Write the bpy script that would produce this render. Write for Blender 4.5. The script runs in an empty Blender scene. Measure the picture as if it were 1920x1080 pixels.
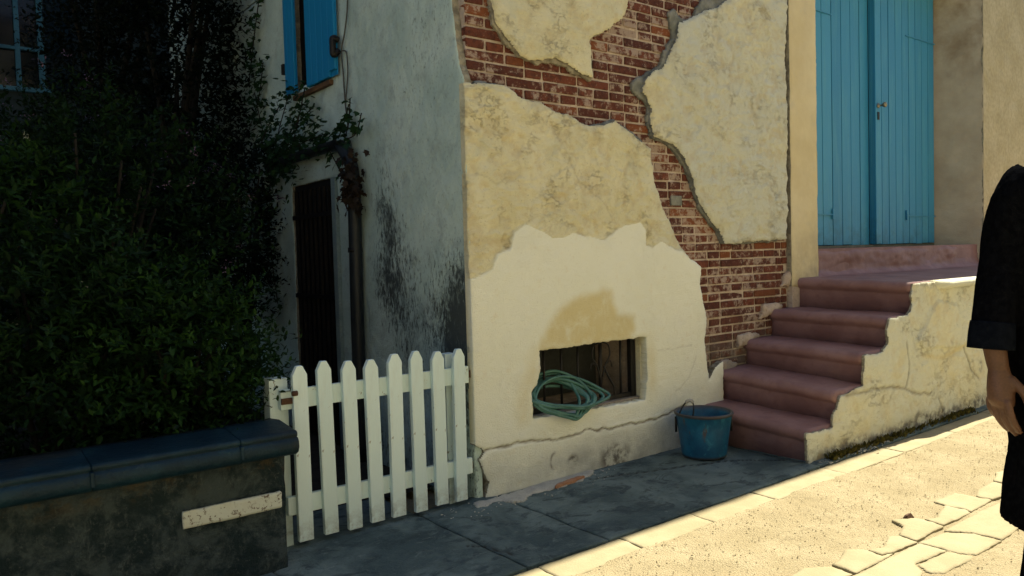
import bpy, bmesh, math, random
import numpy as np
from mathutils import Vector, Matrix, Quaternion
random.seed(7); RNG = np.random.default_rng(7)
scene = bpy.context.scene
col = scene.collection

# ------------------------------------------------------------------ camera
CAM = (-2.162, -3.095, 1.2)
camd = bpy.data.cameras.new('camera'); cam = bpy.data.objects.new('camera', camd); col.objects.link(cam)
camd.sensor_width = 36.0; camd.sensor_fit = 'HORIZONTAL'; camd.lens = 36.0*1438.48/1920
camd.clip_start = 0.05; camd.clip_end = 500
Rm = Matrix(((0.79125, 0.04747, -0.60964), (-0.61084, 0.01541, -0.79160), (-0.02818, 0.99875, 0.04119))).to_4x4()
cam.matrix_world = Matrix.Translation(CAM) @ Rm
scene.camera = cam

# ------------------------------------------------------------------ light
SUN = Vector((0.62, 0.135, 1.0)).normalized()          # points towards the sun: behind the house, up the street
world = bpy.data.worlds.new('World'); scene.world = world; world.use_nodes = True
wn = world.node_tree.nodes; wl = world.node_tree.links
bg = wn['Background']; sky = wn.new('ShaderNodeTexSky'); sky.sky_type = 'NISHITA'; sky.sun_disc = False
sky.sun_elevation = math.asin(SUN.z); sky.sun_rotation = math.atan2(SUN.x, SUN.y)
sky.altitude = 100; sky.air_density = 1.0; sky.dust_density = 1.0; sky.ozone_density = 1.4
wl.new(sky.outputs[0], bg.inputs[0]); bg.inputs[1].default_value = 0.06
sd = bpy.data.lights.new('sun', 'SUN'); sd.energy = 5.0; sd.angle = math.radians(0.53); sd.color = (1.0, 0.90, 0.68)
sun = bpy.data.objects.new('sun', sd); col.objects.link(sun); sun.rotation_euler = SUN.to_track_quat('Z', 'Y').to_euler()
scene.view_settings.view_transform = 'Standard'; scene.view_settings.look = 'None'
scene.view_settings.exposure = 1.5; scene.view_settings.gamma = 1.0; scene.view_settings.use_curve_mapping = False
scene.render.engine = 'CYCLES'
scene.cycles.max_bounces = 8; scene.cycles.diffuse_bounces = 6; scene.cycles.use_denoising = True
scene.cycles.caustics_reflective = False; scene.cycles.caustics_refractive = False

# ------------------------------------------------------------------ noise
def _hash(ix, iy, s):
    n = (ix.astype(np.int64)*374761393 + iy.astype(np.int64)*668265263 + s*1442695041) & 0x7fffffff
    n = ((n ^ (n >> 13))*1274126177) & 0x7fffffff
    return ((n ^ (n >> 16)) & 0xffff)/65535.0
def vnoise(x, y, s=0):
    x = np.asarray(x, float); y = np.asarray(y, float)
    ix = np.floor(x); iy = np.floor(y); fx = x-ix; fy = y-iy
    fx = fx*fx*(3-2*fx); fy = fy*fy*(3-2*fy)
    a = _hash(ix, iy, s); b = _hash(ix+1, iy, s); c = _hash(ix, iy+1, s); d = _hash(ix+1, iy+1, s)
    return (a*(1-fx)+b*fx)*(1-fy)+(c*(1-fx)+d*fx)*fy
def fbm(x, y, s=0, oct=4, gain=.5):
    t = 0; amp = 1; tot = 0
    for k in range(oct):
        t = t+amp*(vnoise(np.asarray(x)*2**k+17.3*k, np.asarray(y)*2**k-9.1*k, s+k)*2-1); tot += amp; amp *= gain
    return t/tot
def sstep(x, a, b):
    t = np.clip((x-a)/(b-a), 0, 1); return t*t*(3-2*t)
def sdf_poly(px, py, poly):
    """positive inside"""
    d = np.full(px.shape, 1e9); ins = np.zeros(px.shape, bool); n = len(poly)
    for i in range(n):
        x0, y0 = poly[i]; x1, y1 = poly[(i+1) % n]
        ex, ey = x1-x0, y1-y0; L = ex*ex+ey*ey+1e-12
        t = np.clip(((px-x0)*ex+(py-y0)*ey)/L, 0, 1)
        d = np.minimum(d, (px-x0-t*ex)**2+(py-y0-t*ey)**2)
        c = ((y0 > py) != (y1 > py))
        with np.errstate(divide='ignore', invalid='ignore'):
            xi = (x1-x0)*(py-y0)/(y1-y0+1e-15)+x0
        ins ^= c & (px < xi)
    return np.where(ins, 1, -1)*np.sqrt(d)
def dist_line(px, py, pts):
    d = np.full(px.shape, 1e9)
    for (x0, y0), (x1, y1) in zip(pts[:-1], pts[1:]):
        ex, ey = x1-x0, y1-y0; L = ex*ex+ey*ey+1e-12
        t = np.clip(((px-x0)*ex+(py-y0)*ey)/L, 0, 1)
        d = np.minimum(d, (px-x0-t*ex)**2+(py-y0-t*ey)**2)
    return np.sqrt(d)

# ------------------------------------------------------------------ materials
class G:
    def __init__(s, name):
        s.m = bpy.data.materials.new(name); s.m.use_nodes = True; s.t = s.m.node_tree
        s.b = s.t.nodes['Principled BSDF']; s.co = None
    def n(s, typ): return s.t.nodes.new(typ)
    def link(s, a, b): s.t.links.new(a, b)
    def put(s, sock, v):
        if hasattr(v, 'is_output'): s.link(v, sock)
        elif isinstance(v, (tuple, list)) and len(v) == 3 and sock.type == 'RGBA': sock.default_value = (*v, 1)
        else: sock.default_value = v
    def pos(s):
        if s.co is None:
            s.co = s.n('ShaderNodeTexCoord').outputs['Object']
        return s.co
    def world(s): return s.n('ShaderNodeNewGeometry').outputs['Position']
    def scaled(s, vec, sc):
        m = s.n('ShaderNodeVectorMath'); m.operation = 'MULTIPLY'; s.link(vec, m.inputs[0]); m.inputs[1].default_value = sc; return m.outputs[0]
    def noise(s, scale, detail=4, rough=.55, dist=0, vec=None, st=None):
        v = vec or s.pos()
        if st: v = s.scaled(v, st)
        k = s.n('ShaderNodeTexNoise'); s.link(v, k.inputs['Vector']); k.inputs['Scale'].default_value = scale
        k.inputs['Detail'].default_value = detail; k.inputs['Roughness'].default_value = rough; k.inputs['Distortion'].default_value = dist
        return k.outputs['Fac']
    def voro(s, scale, feature='F1', vec=None):
        k = s.n('ShaderNodeTexVoronoi'); k.feature = feature; s.link(vec or s.pos(), k.inputs['Vector']); k.inputs['Scale'].default_value = scale
        return k.outputs['Distance']
    def ramp(s, v, lo, hi, a=0., b=1.):
        k = s.n('ShaderNodeMapRange'); k.interpolation_type = 'SMOOTHSTEP'; s.put(k.inputs[0], v)
        k.inputs[1].default_value = lo; k.inputs[2].default_value = hi; k.inputs[3].default_value = a; k.inputs[4].default_value = b; return k.outputs[0]
    def math(s, op, a, b=0.):
        k = s.n('ShaderNodeMath'); k.operation = op; s.put(k.inputs[0], a); s.put(k.inputs[1], b); return k.outputs[0]
    def mul(s, a, b): return s.math('MULTIPLY', a, b)
    def add(s, a, b): return s.math('ADD', a, b)
    def mix(s, f, a, b, mode='MIX'):
        k = s.n('ShaderNodeMix'); k.data_type = 'RGBA'; k.blend_type = mode; s.put(k.inputs[0], f); s.put(k.inputs[6], a); s.put(k.inputs[7], b); return k.outputs[2]
    def attr(s, name): 
        k = s.n('ShaderNodeAttribute'); k.attribute_name = name; return k.outputs['Fac']
    def rand(s): return s.n('ShaderNodeObjectInfo').outputs['Random']
    def xyz(s, vec=None):
        k = s.n('ShaderNodeSeparateXYZ'); s.link(vec or s.pos(), k.inputs[0]); return k.outputs
    def bump(s, h, strength, dist=.01):
        k = s.n('ShaderNodeBump'); s.put(k.inputs['Height'], h); k.inputs['Strength'].default_value = strength; k.inputs['Distance'].default_value = dist
        s.link(k.outputs[0], s.b.inputs['Normal']); return k
    def out(s, c, rough=.85, metal=0., spec=None):
        s.put(s.b.inputs['Base Color'], c); s.put(s.b.inputs['Roughness'], rough); s.put(s.b.inputs['Metallic'], metal)
        if spec is not None: s.b.inputs['Specular IOR Level'].default_value = spec
        return s.m

def simple(name, c1, c2, scale=8, rough=.7, bump=.2, bscale=60, metal=0, spec=.4):
    g = G(name); c = g.mix(g.ramp(g.noise(scale, 6), .35, .68), c1, c2)
    c = g.mix(g.ramp(g.noise(scale*9, 3), .3, .75, 0, .35), c, tuple(.45*v for v in c1))
    g.bump(g.noise(bscale, 4), bump, .004); return g.out(c, rough, metal, spec)

def mat_plaster():
    g = G('cream_plaster')
    c = g.mix(g.ramp(g.noise(3.2, 6, .6), .36, .66), (.72, .685, .46), (.79, .76, .55))
    c = g.mix(g.ramp(g.noise(10, 6, .65, .8), .48, .70, 0, .6), c, (.66, .55, .29))
    c = g.mix(g.ramp(g.noise(5, 5, .6, .5), .54, .72, 0, .55), c, (.60, .62, .48))
    c = g.mix(g.mul(g.ramp(g.xyz()[0], 1.15, 1.7), g.ramp(g.noise(1.6, 5), .3, .6, .35, .95)), c, (.64, .665, .57))
    f = g.attr('fresh')
    cre = g.math('ABSOLUTE', g.math('SUBTRACT', g.noise(9, 7, .72, .25, st=(1, 1, 1.7)), .5))
    cre = g.mul(g.ramp(cre, .022, .0), g.ramp(g.noise(4.5, 4), .46, .66))
    c = g.mix(g.mul(cre, g.ramp(f, 0, 1, .42, .03)), c, (.40, .33, .20))  # crease lines darkened in the colour to back up weak relief shading
    cf = g.mix(g.ramp(g.noise(2.2, 5), .35, .7), (.83, .855, .735), (.86, .885, .78))
    cf = g.mix(g.ramp(g.noise(14, 5, .7), .55, .75, 0, .3), cf, (.70, .61, .40))
    c = g.mix(f, c, cf)
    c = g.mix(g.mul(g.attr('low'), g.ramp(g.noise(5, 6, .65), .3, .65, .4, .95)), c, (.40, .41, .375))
    st = g.mul(g.attr('stain'), g.ramp(g.noise(9, 6, .7, .4), .26, .56, .45, 1))
    c = g.mix(g.mul(st, .85), c, (.67, .575, .29))
    c = g.mix(g.mul(g.attr('dirt_shade'), g.ramp(g.noise(16, 6, .65), .38, .6)), c, (.16, .15, .13))
    c = g.mix(g.mul(g.ramp(g.noise(75, 3), .63, .74), g.ramp(f, 0, 1, .4, .12)), c, (.27, .23, .15))
    c = g.mix(g.mul(g.attr('crev_shade'), g.ramp(g.noise(20, 5, .65), .3, .6, .35, .9)), c, (.56, .47, .29))  # ochre in the hollows: relief shade and grime put into the colour
    c = g.mix(g.attr('crack'), c, (.13, .10, .07))
    rough = g.add(g.mul(g.noise(22, 7, .68, .2, st=(1, 1, 1.4)), 2.4), g.mul(cre, -.5))
    rel = g.add(g.mul(g.noise(150, 5, .65), .9), g.mul(rough, g.ramp(f, 0, 1, 1., .22)))
    g.bump(rel, .85, .009)
    return g.out(c, .92, 0, .2)
def mat_edge():
    g = G('plaster_broken_edge')
    c = g.mix(g.ramp(g.noise(25, 5), .35, .65), (.20, .185, .145), (.36, .335, .26))
    g.bump(g.noise(70, 5), .8, .01); return g.out(c, .95, 0, .1)
def mat_edge2():
    g = G('grey_cement_edge')
    c = g.mix(g.ramp(g.noise(18, 5), .35, .65), (.16, .17, .155), (.26, .265, .24))
    g.bump(g.noise(60, 5), .8, .01); return g.out(c, .95, 0, .1)
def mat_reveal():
    g = G('shaded_reveal_plaster')
    c = g.mix(g.ramp(g.noise(2.4, 6, .6), .35, .68), (.40, .365, .29), (.48, .44, .35))  # darker base: the weaker light on this face put into the colour
    c = g.mix(g.mul(g.attr('dirt_shade'), g.ramp(g.noise(5, 6, .6), .3, .7)), c, (.24, .185, .12))
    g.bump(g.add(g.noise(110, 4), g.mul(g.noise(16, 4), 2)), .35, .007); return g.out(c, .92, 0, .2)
def mat_yellow():
    g = G('yellow_limewash')
    c = g.mix(g.ramp(g.noise(2.4, 6, .6), .35, .68), (.64, .555, .34), (.70, .625, .42))
    c = g.mix(g.ramp(g.noise(7, 6, .65, .4), .56, .74, 0, .6), c, (.56, .52, .40))
    c = g.mix(g.mul(g.attr('dirt_shade'), g.ramp(g.noise(5, 6, .6), .3, .7)), c, (.30, .24, .17))
    g.bump(g.add(g.noise(110, 4), g.mul(g.noise(16, 4), 2)), .3, .006); return g.out(c, .92, 0, .2)
def mat_side():
    g = G('grey_weathered_render')
    c = g.mix(g.ramp(g.noise(2.5, 6), .35, .65), (.44, .575, .545), (.56, .69, .65))
    c = g.mix(g.ramp(g.noise(9, 6, .65), .5, .7, 0, .5), c, (.32, .39, .38))
    fine = g.noise(60, 5, .7)
    c = g.mix(g.ramp(fine, .55, .68, 0, .4), c, (.17, .22, .225))
    streak = g.noise(44, 7, .72, .5, st=(1, 1.3, .5))
    mask = g.attr('mould')
    k = g.ramp(g.add(g.math('SUBTRACT', streak, .66), g.mul(mask, .31)), 0, .22)
    c = g.mix(g.mul(k, .93), c, (.022, .028, .03))
    k2 = g.ramp(g.add(g.math('SUBTRACT', g.noise(7, 6, .7), .74), g.mul(mask, .40)), 0, .34)
    c = g.mix(g.mul(k2, .8), c, (.06, .075, .078))
    g.bump(g.add(g.noise(130, 4, .6), g.mul(g.noise(35, 5, .6), 1.2)), .55, .006); return g.out(c, .93, 0, .2)
def mat_brick():
    g = G('red_brick'); w = g.world(); r = g.rand(); r2 = g.math('FRACT', g.mul(r, 7.13)); r3 = g.math('FRACT', g.mul(r, 23.7))
    c = g.mix(r, (.085, .028, .020), (.17, .052, .030))
    c = g.mix(g.ramp(g.noise(30, 5, .6, vec=w), .42, .7, 0, .7), c, (.055, .022, .017))
    c = g.mix(g.ramp(r2, .84, .95, 0, .6), c, (.25, .085, .03))
    p = g.xyz(w)
    mid = g.mul(g.ramp(p[0], .7, 1.2), g.ramp(p[0], 2.1, 1.7))
    lime = g.add(g.noise(19, 7, .74, .15, vec=w), g.mul(g.noise(2.1, 3, vec=w), .30))
    lime = g.add(g.add(lime, g.mul(r3, .15)), g.mul(mid, .035))
    c = g.mix(g.ramp(lime, .75, .86, 0, .8), c, (.43, .345, .285))
    c = g.mix(g.ramp(g.noise(70, 4, .7, vec=w), .60, .68, 0, .5), c, (.40, .31, .26))
    damp = g.mul(g.ramp(p[2], .85, .45), g.ramp(g.noise(9, 5, .6, vec=w), .35, .6))
    c = g.mix(g.mul(damp, .75), c, (.12, .105, .09))
    g.bump(g.add(g.noise(150, 4, vec=w), g.mul(g.noise(40, 5, vec=w), 2)), .8, .007); return g.out(c, .9, 0, .25)
def mat_mortar():
    g = G('lime_mortar')
    c = g.mix(g.ramp(g.noise(12, 6), .35, .65), (.46, .37, .30), (.58, .49, .41))
    c = g.mix(g.ramp(g.noise(40, 5), .5, .7, 0, .6), c, (.27, .20, .165))
    z = g.xyz()[2]
    c = g.mix(g.mul(g.ramp(z, .8, .4), g.ramp(g.noise(8, 5), .3, .6, 0, .75)), c, (.20, .19, .17))
    g.bump(g.add(g.noise(90, 5), g.noise(30, 4)), .8, .008); return g.out(c, .95, 0, .1)
def mat_terracotta():
    g = G('terracotta_painted_concrete')
    c = g.mix(g.ramp(g.noise(5, 6), .35, .68), (.205, .110, .112), (.27, .158, .16))
    c = g.mix(g.ramp(g.noise(22, 5), .5, .75, 0, .5), c, (.17, .082, .075))
    c = g.mix(g.ramp(g.noise(3, 5), .55, .75, 0, .35), c, (.33, .215, .19))
    g.bump(g.add(g.noise(70, 4), g.mul(g.noise(14, 4), 2)), .25, .006); return g.out(c, .62, 0, .4)
def mat_paint(name, a, b, worn, amt=.5, rough=.5, ws=(1, 1, 1), bump=.15):
    g = G(name); r = g.rand()
    c = g.mix(r, a, b)
    c = g.mix(g.ramp(g.noise(4, 5), .35, .7, 0, .4), c, b)
    c = g.mix(g.ramp(g.noise(28, 6, .7, st=ws), .66, .75, 0, amt), c, worn)
    c = g.mix(g.ramp(g.noise(5, 6, .7, st=ws), .6, .8, 0, amt*.4), c, worn)
    g.bump(g.noise(60, 4, st=ws), bump, .004); return g.out(c, rough, 0, .4)
def mat_gate():
    g = G('white_gate_paint'); r = g.rand(); z = g.xyz()[2]
    c = g.mix(r, (.59, .735, .74), (.65, .795, .80))
    c = g.mix(g.ramp(g.noise(7, 6, .7, st=(4, 4, .5)), .5, .72, 0, .45), c, (.50, .56, .53))
    c = g.mix(g.ramp(g.noise(30, 7, .75, st=(1, 1, .5)), .63, .67, 0, .9), c, (.20, .16, .11))
    c = g.mix(g.mul(g.ramp(z, .16, .02), g.ramp(g.noise(12, 6, .7), .4, .62, 0, .7)), c, (.22, .23, .19))
    g.bump(g.noise(50, 5, st=(6, 6, .4)), .3, .004); return g.out(c, .6, 0, .3)
def mat_pave():
    g = G('stained_concrete_pavement')
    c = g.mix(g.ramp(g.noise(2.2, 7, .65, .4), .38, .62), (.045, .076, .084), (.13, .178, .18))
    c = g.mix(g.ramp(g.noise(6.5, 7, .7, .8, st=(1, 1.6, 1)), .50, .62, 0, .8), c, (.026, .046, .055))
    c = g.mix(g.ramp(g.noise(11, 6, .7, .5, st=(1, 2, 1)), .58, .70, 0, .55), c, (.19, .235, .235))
    c = g.mix(g.ramp(g.noise(60, 4), .63, .75, 0, .4), c, (.20, .20, .18))
    c = g.mix(g.attr('crack'), c, (.012, .012, .012))
    g.bump(g.add(g.noise(110, 5, .65), g.mul(g.noise(18, 5), 2.2)), .7, .01); return g.out(c, .82, 0, .35)
def mat_kerb():
    g = G('pale_kerb_concrete')
    c = g.mix(g.ramp(g.noise(5, 6), .35, .66), (.255, .222, .138), (.298, .265, .172))
    c = g.mix(g.ramp(g.noise(24, 5), .55, .75, 0, .4), c, (.27, .225, .14))
    g.bump(g.add(g.noise(120, 5), g.noise(25, 4)), .4, .006); return g.out(c, .9, 0, .25)
def mat_road():
    g = G('worn_gravelly_road')
    c = g.mix(g.ramp(g.noise(4, 6), .35, .68), (.27, .23, .14), (.345, .30, .195))
    v = g.voro(150)
    c = g.mix(g.ramp(v, .2, .7, 0, .35), c, (.21, .165, .10))
    c = g.mix(g.ramp(g.noise(85, 4), .58, .72, 0, .6), c, (.38, .33, .225))
    cr = g.ramp(g.math('ABSOLUTE', g.math('SUBTRACT', g.noise(7, 6, .65, .8), .5)), .012, 0)
    c = g.mix(g.mul(g.mul(cr, g.ramp(g.noise(2, 3), .5, .65)), .7), c, (.12, .09, .05))
    g.bump(g.add(g.noise(170, 5, .7), g.mul(v, -1.2)), .75, .007); return g.out(c, .93, 0, .2)
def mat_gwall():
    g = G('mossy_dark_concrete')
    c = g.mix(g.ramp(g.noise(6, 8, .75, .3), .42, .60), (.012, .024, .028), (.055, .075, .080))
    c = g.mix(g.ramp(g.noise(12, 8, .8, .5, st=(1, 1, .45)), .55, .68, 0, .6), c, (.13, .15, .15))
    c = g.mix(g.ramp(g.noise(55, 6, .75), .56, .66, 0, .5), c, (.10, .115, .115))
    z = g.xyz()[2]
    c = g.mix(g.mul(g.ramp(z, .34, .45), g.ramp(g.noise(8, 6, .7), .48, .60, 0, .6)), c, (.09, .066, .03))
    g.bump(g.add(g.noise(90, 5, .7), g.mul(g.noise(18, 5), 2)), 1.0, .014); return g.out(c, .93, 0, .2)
def mat_leaf(name, a, b, tip=None):
    g = G(name); r = g.attr('rnd')
    c = g.mix(r, a, b)
    if tip: c = g.mix(g.ramp(r, .93, .95), c, tip)
    g.out(c, .6, 0, .15)
    tr = g.n('ShaderNodeBsdfTranslucent'); g.link(c, tr.inputs[0]) if hasattr(c, 'is_output') else None
    ms = g.n('ShaderNodeMixShader'); ms.inputs[0].default_value = .3
    g.link(g.b.outputs[0], ms.inputs[1]); g.link(tr.outputs[0], ms.inputs[2]); g.link(ms.outputs[0], g.t.nodes['Material Output'].inputs[0])
    return g.m
def mat_rusty_blue():
    g = G('scuffed_blue_enamel')
    c = g.mix(g.ramp(g.noise(9, 6, .6), .35, .66), (.004, .060, .135), (.010, .115, .215))
    c = g.mix(g.ramp(g.noise(14, 6, .7, .5), .56, .68, 0, .7), c, (.035, .18, .27))
    c = g.mix(g.ramp(g.noise(11, 6, .7, .3, st=(1, 1, .3)), .6, .7, 0, .85), c, (.10, .052, .022))
    c = g.mix(g.attr('rim'), c, (.055, .04, .03))
    g.bump(g.noise(60, 4), .25, .004); return g.out(c, .5, 0, .4)
MAT = dict(plaster=mat_plaster(), edge=mat_edge(), edge2=mat_edge2(), reveal=mat_reveal(), yellow=mat_yellow(), side=mat_side(), brick=mat_brick(), mortar=mat_mortar(),
    terra=mat_terracotta(), pave=mat_pave(), kerb=mat_kerb(), road=mat_road(), gwall=mat_gwall(), blue_bucket=mat_rusty_blue())
gd_ = G('blue_door_paint'); rd_ = gd_.rand(); zd_ = gd_.xyz()[2]
cd_ = gd_.mix(rd_, (.030, .235, .45), (.050, .30, .53)); cd_ = gd_.mix(gd_.ramp(gd_.noise(5, 6, .65, st=(5, 5, .35)), .45, .7, 0, .55), cd_, (.075, .32, .47))
cd_ = gd_.mix(gd_.ramp(gd_.noise(26, 7, .75, st=(3, 3, .5)), .62, .68, 0, .6), cd_, (.02, .12, .20)); cd_ = gd_.mix(gd_.mul(gd_.ramp(zd_, 1.6, 1.22), gd_.ramp(gd_.noise(9, 6, .7), .4, .65, 0, .55)), cd_, (.03, .14, .20))
gd_.bump(gd_.noise(50, 5, st=(8, 8, .4)), .35, .004); MAT['door'] = gd_.out(cd_, .5, 0, .35)
MAT['shutter'] = mat_paint('blue_shutter_paint', (.003, .20, .46), (.005, .225, .50), (.01, .15, .3), .3, .5, (6, 6, .5))
MAT['white'] = mat_gate()
gs = G('chipped_white_paint'); cs = gs.mix(gs.ramp(gs.noise(55, 7, .8), .555, .60), (.47, .51, .46), (.10, .07, .05)); cs = gs.mix(gs.ramp(gs.noise(6, 4), .45, .7, 0, .5), cs, (.40, .38, .32)); gs.bump(gs.noise(50, 4), .4, .005); MAT['sign'] = gs.out(cs, .6, 0, .3)
MAT['iron'] = simple('black_iron', (.005, .005, .006), (.013, .010, .008), 20, .55, .4)
MAT['dark'] = simple('dark_wood', (.003, .0035, .004), (.006, .006, .006), 12, .7, .3)
MAT['zinc'] = simple('dark_zinc', (.006, .010, .014), (.014, .019, .023), 12, .5, .2, metal=0)
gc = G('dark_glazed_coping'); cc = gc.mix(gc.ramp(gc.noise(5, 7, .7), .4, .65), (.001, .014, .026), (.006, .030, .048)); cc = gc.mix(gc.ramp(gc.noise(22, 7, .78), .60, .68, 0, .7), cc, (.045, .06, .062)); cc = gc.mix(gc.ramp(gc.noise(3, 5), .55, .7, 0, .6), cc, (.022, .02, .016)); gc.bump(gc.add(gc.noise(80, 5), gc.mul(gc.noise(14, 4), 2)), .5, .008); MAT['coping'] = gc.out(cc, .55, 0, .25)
MAT['rust'] = simple('rusty_iron', (.06, .028, .015), (.11, .05, .022), 30, .8, .5)
MAT['brass'] = simple('tarnished_brass', (.42, .38, .28), (.28, .24, .16), 40, .35, .1, metal=.9)
MAT['hose'] = simple('green_hose_rubber', (.04, .135, .115), (.075, .20, .17), 14, .45, .1, spec=.5)
MAT['soil'] = simple('soil', (.022, .018, .013), (.04, .032, .022), 14, .95, .8, 40)
MAT['cellar'] = simple('cellar_wall', (.045, .05, .045), (.07, .075, .068), 5, .9, .3)
MAT['sill'] = simple('grey_green_sill', (.11, .12, .10), (.16, .165, .135), 9, .8, .4)
MAT['wood'] = simple('brown_wood', (.10, .055, .028), (.15, .085, .045), 20, .8, .4)
MAT['stem'] = simple('stem_bark', (.014, .012, .009), (.024, .02, .014), 40, .9, .4)
MAT['roof'] = simple('roof_tile', (.25, .10, .06), (.33, .15, .09), 10, .85, .4)
MAT['cable'] = simple('grey_cable', (.06, .065, .06), (.09, .09, .085), 30, .6, .1)
MAT['far'] = simple('bluish_far_render', (.03, .05, .06), (.045, .07, .08), 3, .9, .3)
MAT['frame'] = simple('pale_window_paint', (.05, .19, .28), (.07, .23, .33), 8, .5, .1)
MAT['cloth'] = simple('black_wool', (.003, .0032, .004), (.006, .0065, .008), 60, 1.0, .5, 220, 0, 0.0)
MAT['cloth2'] = simple('navy_cloth', (.005, .0065, .010), (.008, .010, .015), 60, 1.0, .5, 220, 0, 0.0)
MAT['skin'] = simple('brown_skin', (.11, .052, .028), (.15, .072, .04), 18, .5, .15, 160, 0, .4)
MAT['hair'] = simple('black_hair', (.008, .007, .006), (.015, .012, .01), 80, .5, .5)
MAT['chip'] = simple('fallen_plaster', (.36, .36, .33), (.46, .45, .40), 14, .95, .5)
MAT['orange_tile'] = simple('broken_tile', (.36, .17, .09), (.44, .24, .14), 14, .95, .5)
MAT['facing'] = simple('bounce_whitewash', (.80, .75, .58), (.86, .81, .65), 2, .92, .3)
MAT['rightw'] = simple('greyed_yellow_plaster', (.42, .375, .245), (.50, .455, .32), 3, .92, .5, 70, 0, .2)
MAT['frame_grey'] = simple('bluish_grey_frame_paint', (.20, .28, .29), (.26, .34, .35), 8, .6, .2)
gg = G('window_glass'); gg.out((.006, .012, .015), .12, 0, .4); MAT['glass'] = gg.m
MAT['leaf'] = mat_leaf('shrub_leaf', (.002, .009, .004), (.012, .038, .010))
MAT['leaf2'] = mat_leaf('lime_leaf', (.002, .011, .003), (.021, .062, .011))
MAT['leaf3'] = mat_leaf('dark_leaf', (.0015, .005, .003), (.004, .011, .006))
MAT['ivy'] = mat_leaf('ivy_leaf', (.012, .04, .016), (.026, .07, .026))
MAT['dryleaf'] = mat_leaf('withered_leaf', (.016, .014, .011), (.04, .028, .022))
MAT['mauve'] = mat_leaf('mauve_petal', (.13, .085, .16), (.20, .14, .23))
MAT['petal'] = mat_leaf('pale_petal', (.22, .24, .18), (.30, .31, .24))
MAT['moss'] = mat_leaf('moss_tuft', (.055, .05, .012), (.12, .10, .022))

# ------------------------------------------------------------------ builders
def setp(o, label=None, cat=None, group=None, kind=None):
    if label: o['label'] = label
    if cat: o['category'] = cat
    if group: o['group'] = group
    if kind: o['kind'] = kind
    return o
def empty(name, loc, **k):
    o = bpy.data.objects.new(name, None); o.location = loc; o.empty_display_size = .1; col.objects.link(o); return setp(o, **k)
PENDING = []
def link(name, me, mats, parent=None, **k):
    o = bpy.data.objects.new(name, me); col.objects.link(o)
    for m in (mats if isinstance(mats, (list, tuple)) else [mats]):
        if len(me.materials) < (len(mats) if isinstance(mats, (list, tuple)) else 1): me.materials.append(MAT[m] if isinstance(m, str) else m)
    if parent is not None:
        o.parent = parent
        if parent.type == 'EMPTY': o.matrix_parent_inverse = Matrix.Translation(-world_loc(parent))
    return setp(o, **k)
def world_loc(o):
    v = Vector((0, 0, 0))
    while o is not None:
        if o.type == 'EMPTY' or o.get('_loc'): v = v+o.location
        o = o.parent
        # parents here are unrotated; only Empties carry a location
    return v
def mesh(name, V, F, smooth=False):
    me = bpy.data.meshes.new(name); me.from_pydata([tuple(v) for v in V], [], [tuple(f) for f in F]); me.update()
    if smooth: me.polygons.foreach_set('use_smooth', [True]*len(me.polygons))
    return me
def bm_mesh(name, bm, smooth=False):
    me = bpy.data.meshes.new(name); bm.to_mesh(me); bm.free()
    if smooth: me.polygons.foreach_set('use_smooth', [True]*len(me.polygons))
    return me
def box(name, x0, x1, y0, y1, z0, z1, m, parent=None, bev=0., **k):
    bm = bmesh.new(); bmesh.ops.create_cube(bm, size=1)
    for v in bm.verts: v.co = Vector(((x0+x1)/2+v.co.x*(x1-x0), (y0+y1)/2+v.co.y*(y1-y0), (z0+z1)/2+v.co.z*(z1-z0)))
    if bev: bmesh.ops.bevel(bm, geom=bm.edges[:], offset=bev, segments=2, affect='EDGES', profile=.6)
    return link(name, bm_mesh(name, bm), m, parent, **k)
def tube_data(pts, r, n=8, cap=True):
    P = [Vector(p) for p in pts]; rs = r if isinstance(r, (list, tuple)) else [r]*len(P)
    V = []; F = []; up = None
    for i, p in enumerate(P):
        t = (P[min(i+1, len(P)-1)]-P[max(i-1, 0)]).normalized()
        if up is None: up = t.orthogonal().normalized()
        up = (up-t*up.dot(t)); up = up.normalized() if up.length > 1e-6 else t.orthogonal().normalized()
        b = t.cross(up)
        for k in range(n):
            a = 2*math.pi*k/n; V.append(p+(up*math.cos(a)+b*math.sin(a))*rs[i])
    for i in range(len(P)-1):
        for k in range(n):
            F.append((i*n+k, i*n+(k+1) % n, (i+1)*n+(k+1) % n, (i+1)*n+k))
    if cap: F.append(tuple(range(n-1, -1, -1))); F.append(tuple(range((len(P)-1)*n, len(P)*n)))
    return V, F
def tubes(name, lines, m, parent=None, n=8, **k):
    V = []; F = []
    for pts, r in lines:
        v, f = tube_data(pts, r, n); o = len(V); V += v; F += [tuple(i+o for i in q) for q in f]
    return link(name, mesh(name, V, F, True), m, parent, **k)
def smooth_path(pts, n=6):
    P = [Vector(p) for p in pts]; out = []
    for i in range(len(P)-1):
        a, b, c, d = P[max(i-1, 0)], P[i], P[i+1], P[min(i+2, len(P)-1)]
        for k in range(n):
            t = k/n; out.append(.5*((2*b)+(c-a)*t+(2*a-5*b+4*c-d)*t*t+(3*b-a-3*c+d)*t**3))
    out.append(P[-1]); return out
def lathe(name, prof, centre, m, parent=None, n=40, **k):
    V = []; F = []; L = len(prof)
    for r, z in prof:
        for i in range(n):
            a = 2*math.pi*i/n; V.append((centre[0]+r*math.cos(a), centre[1]+r*math.sin(a), centre[2]+z))
    for j in range(L-1):
        for i in range(n): F.append((j*n+i, j*n+(i+1) % n, (j+1)*n+(i+1) % n, (j+1)*n+i))
    return link(name, mesh(name, V, F, True), m, parent, **k)
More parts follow.
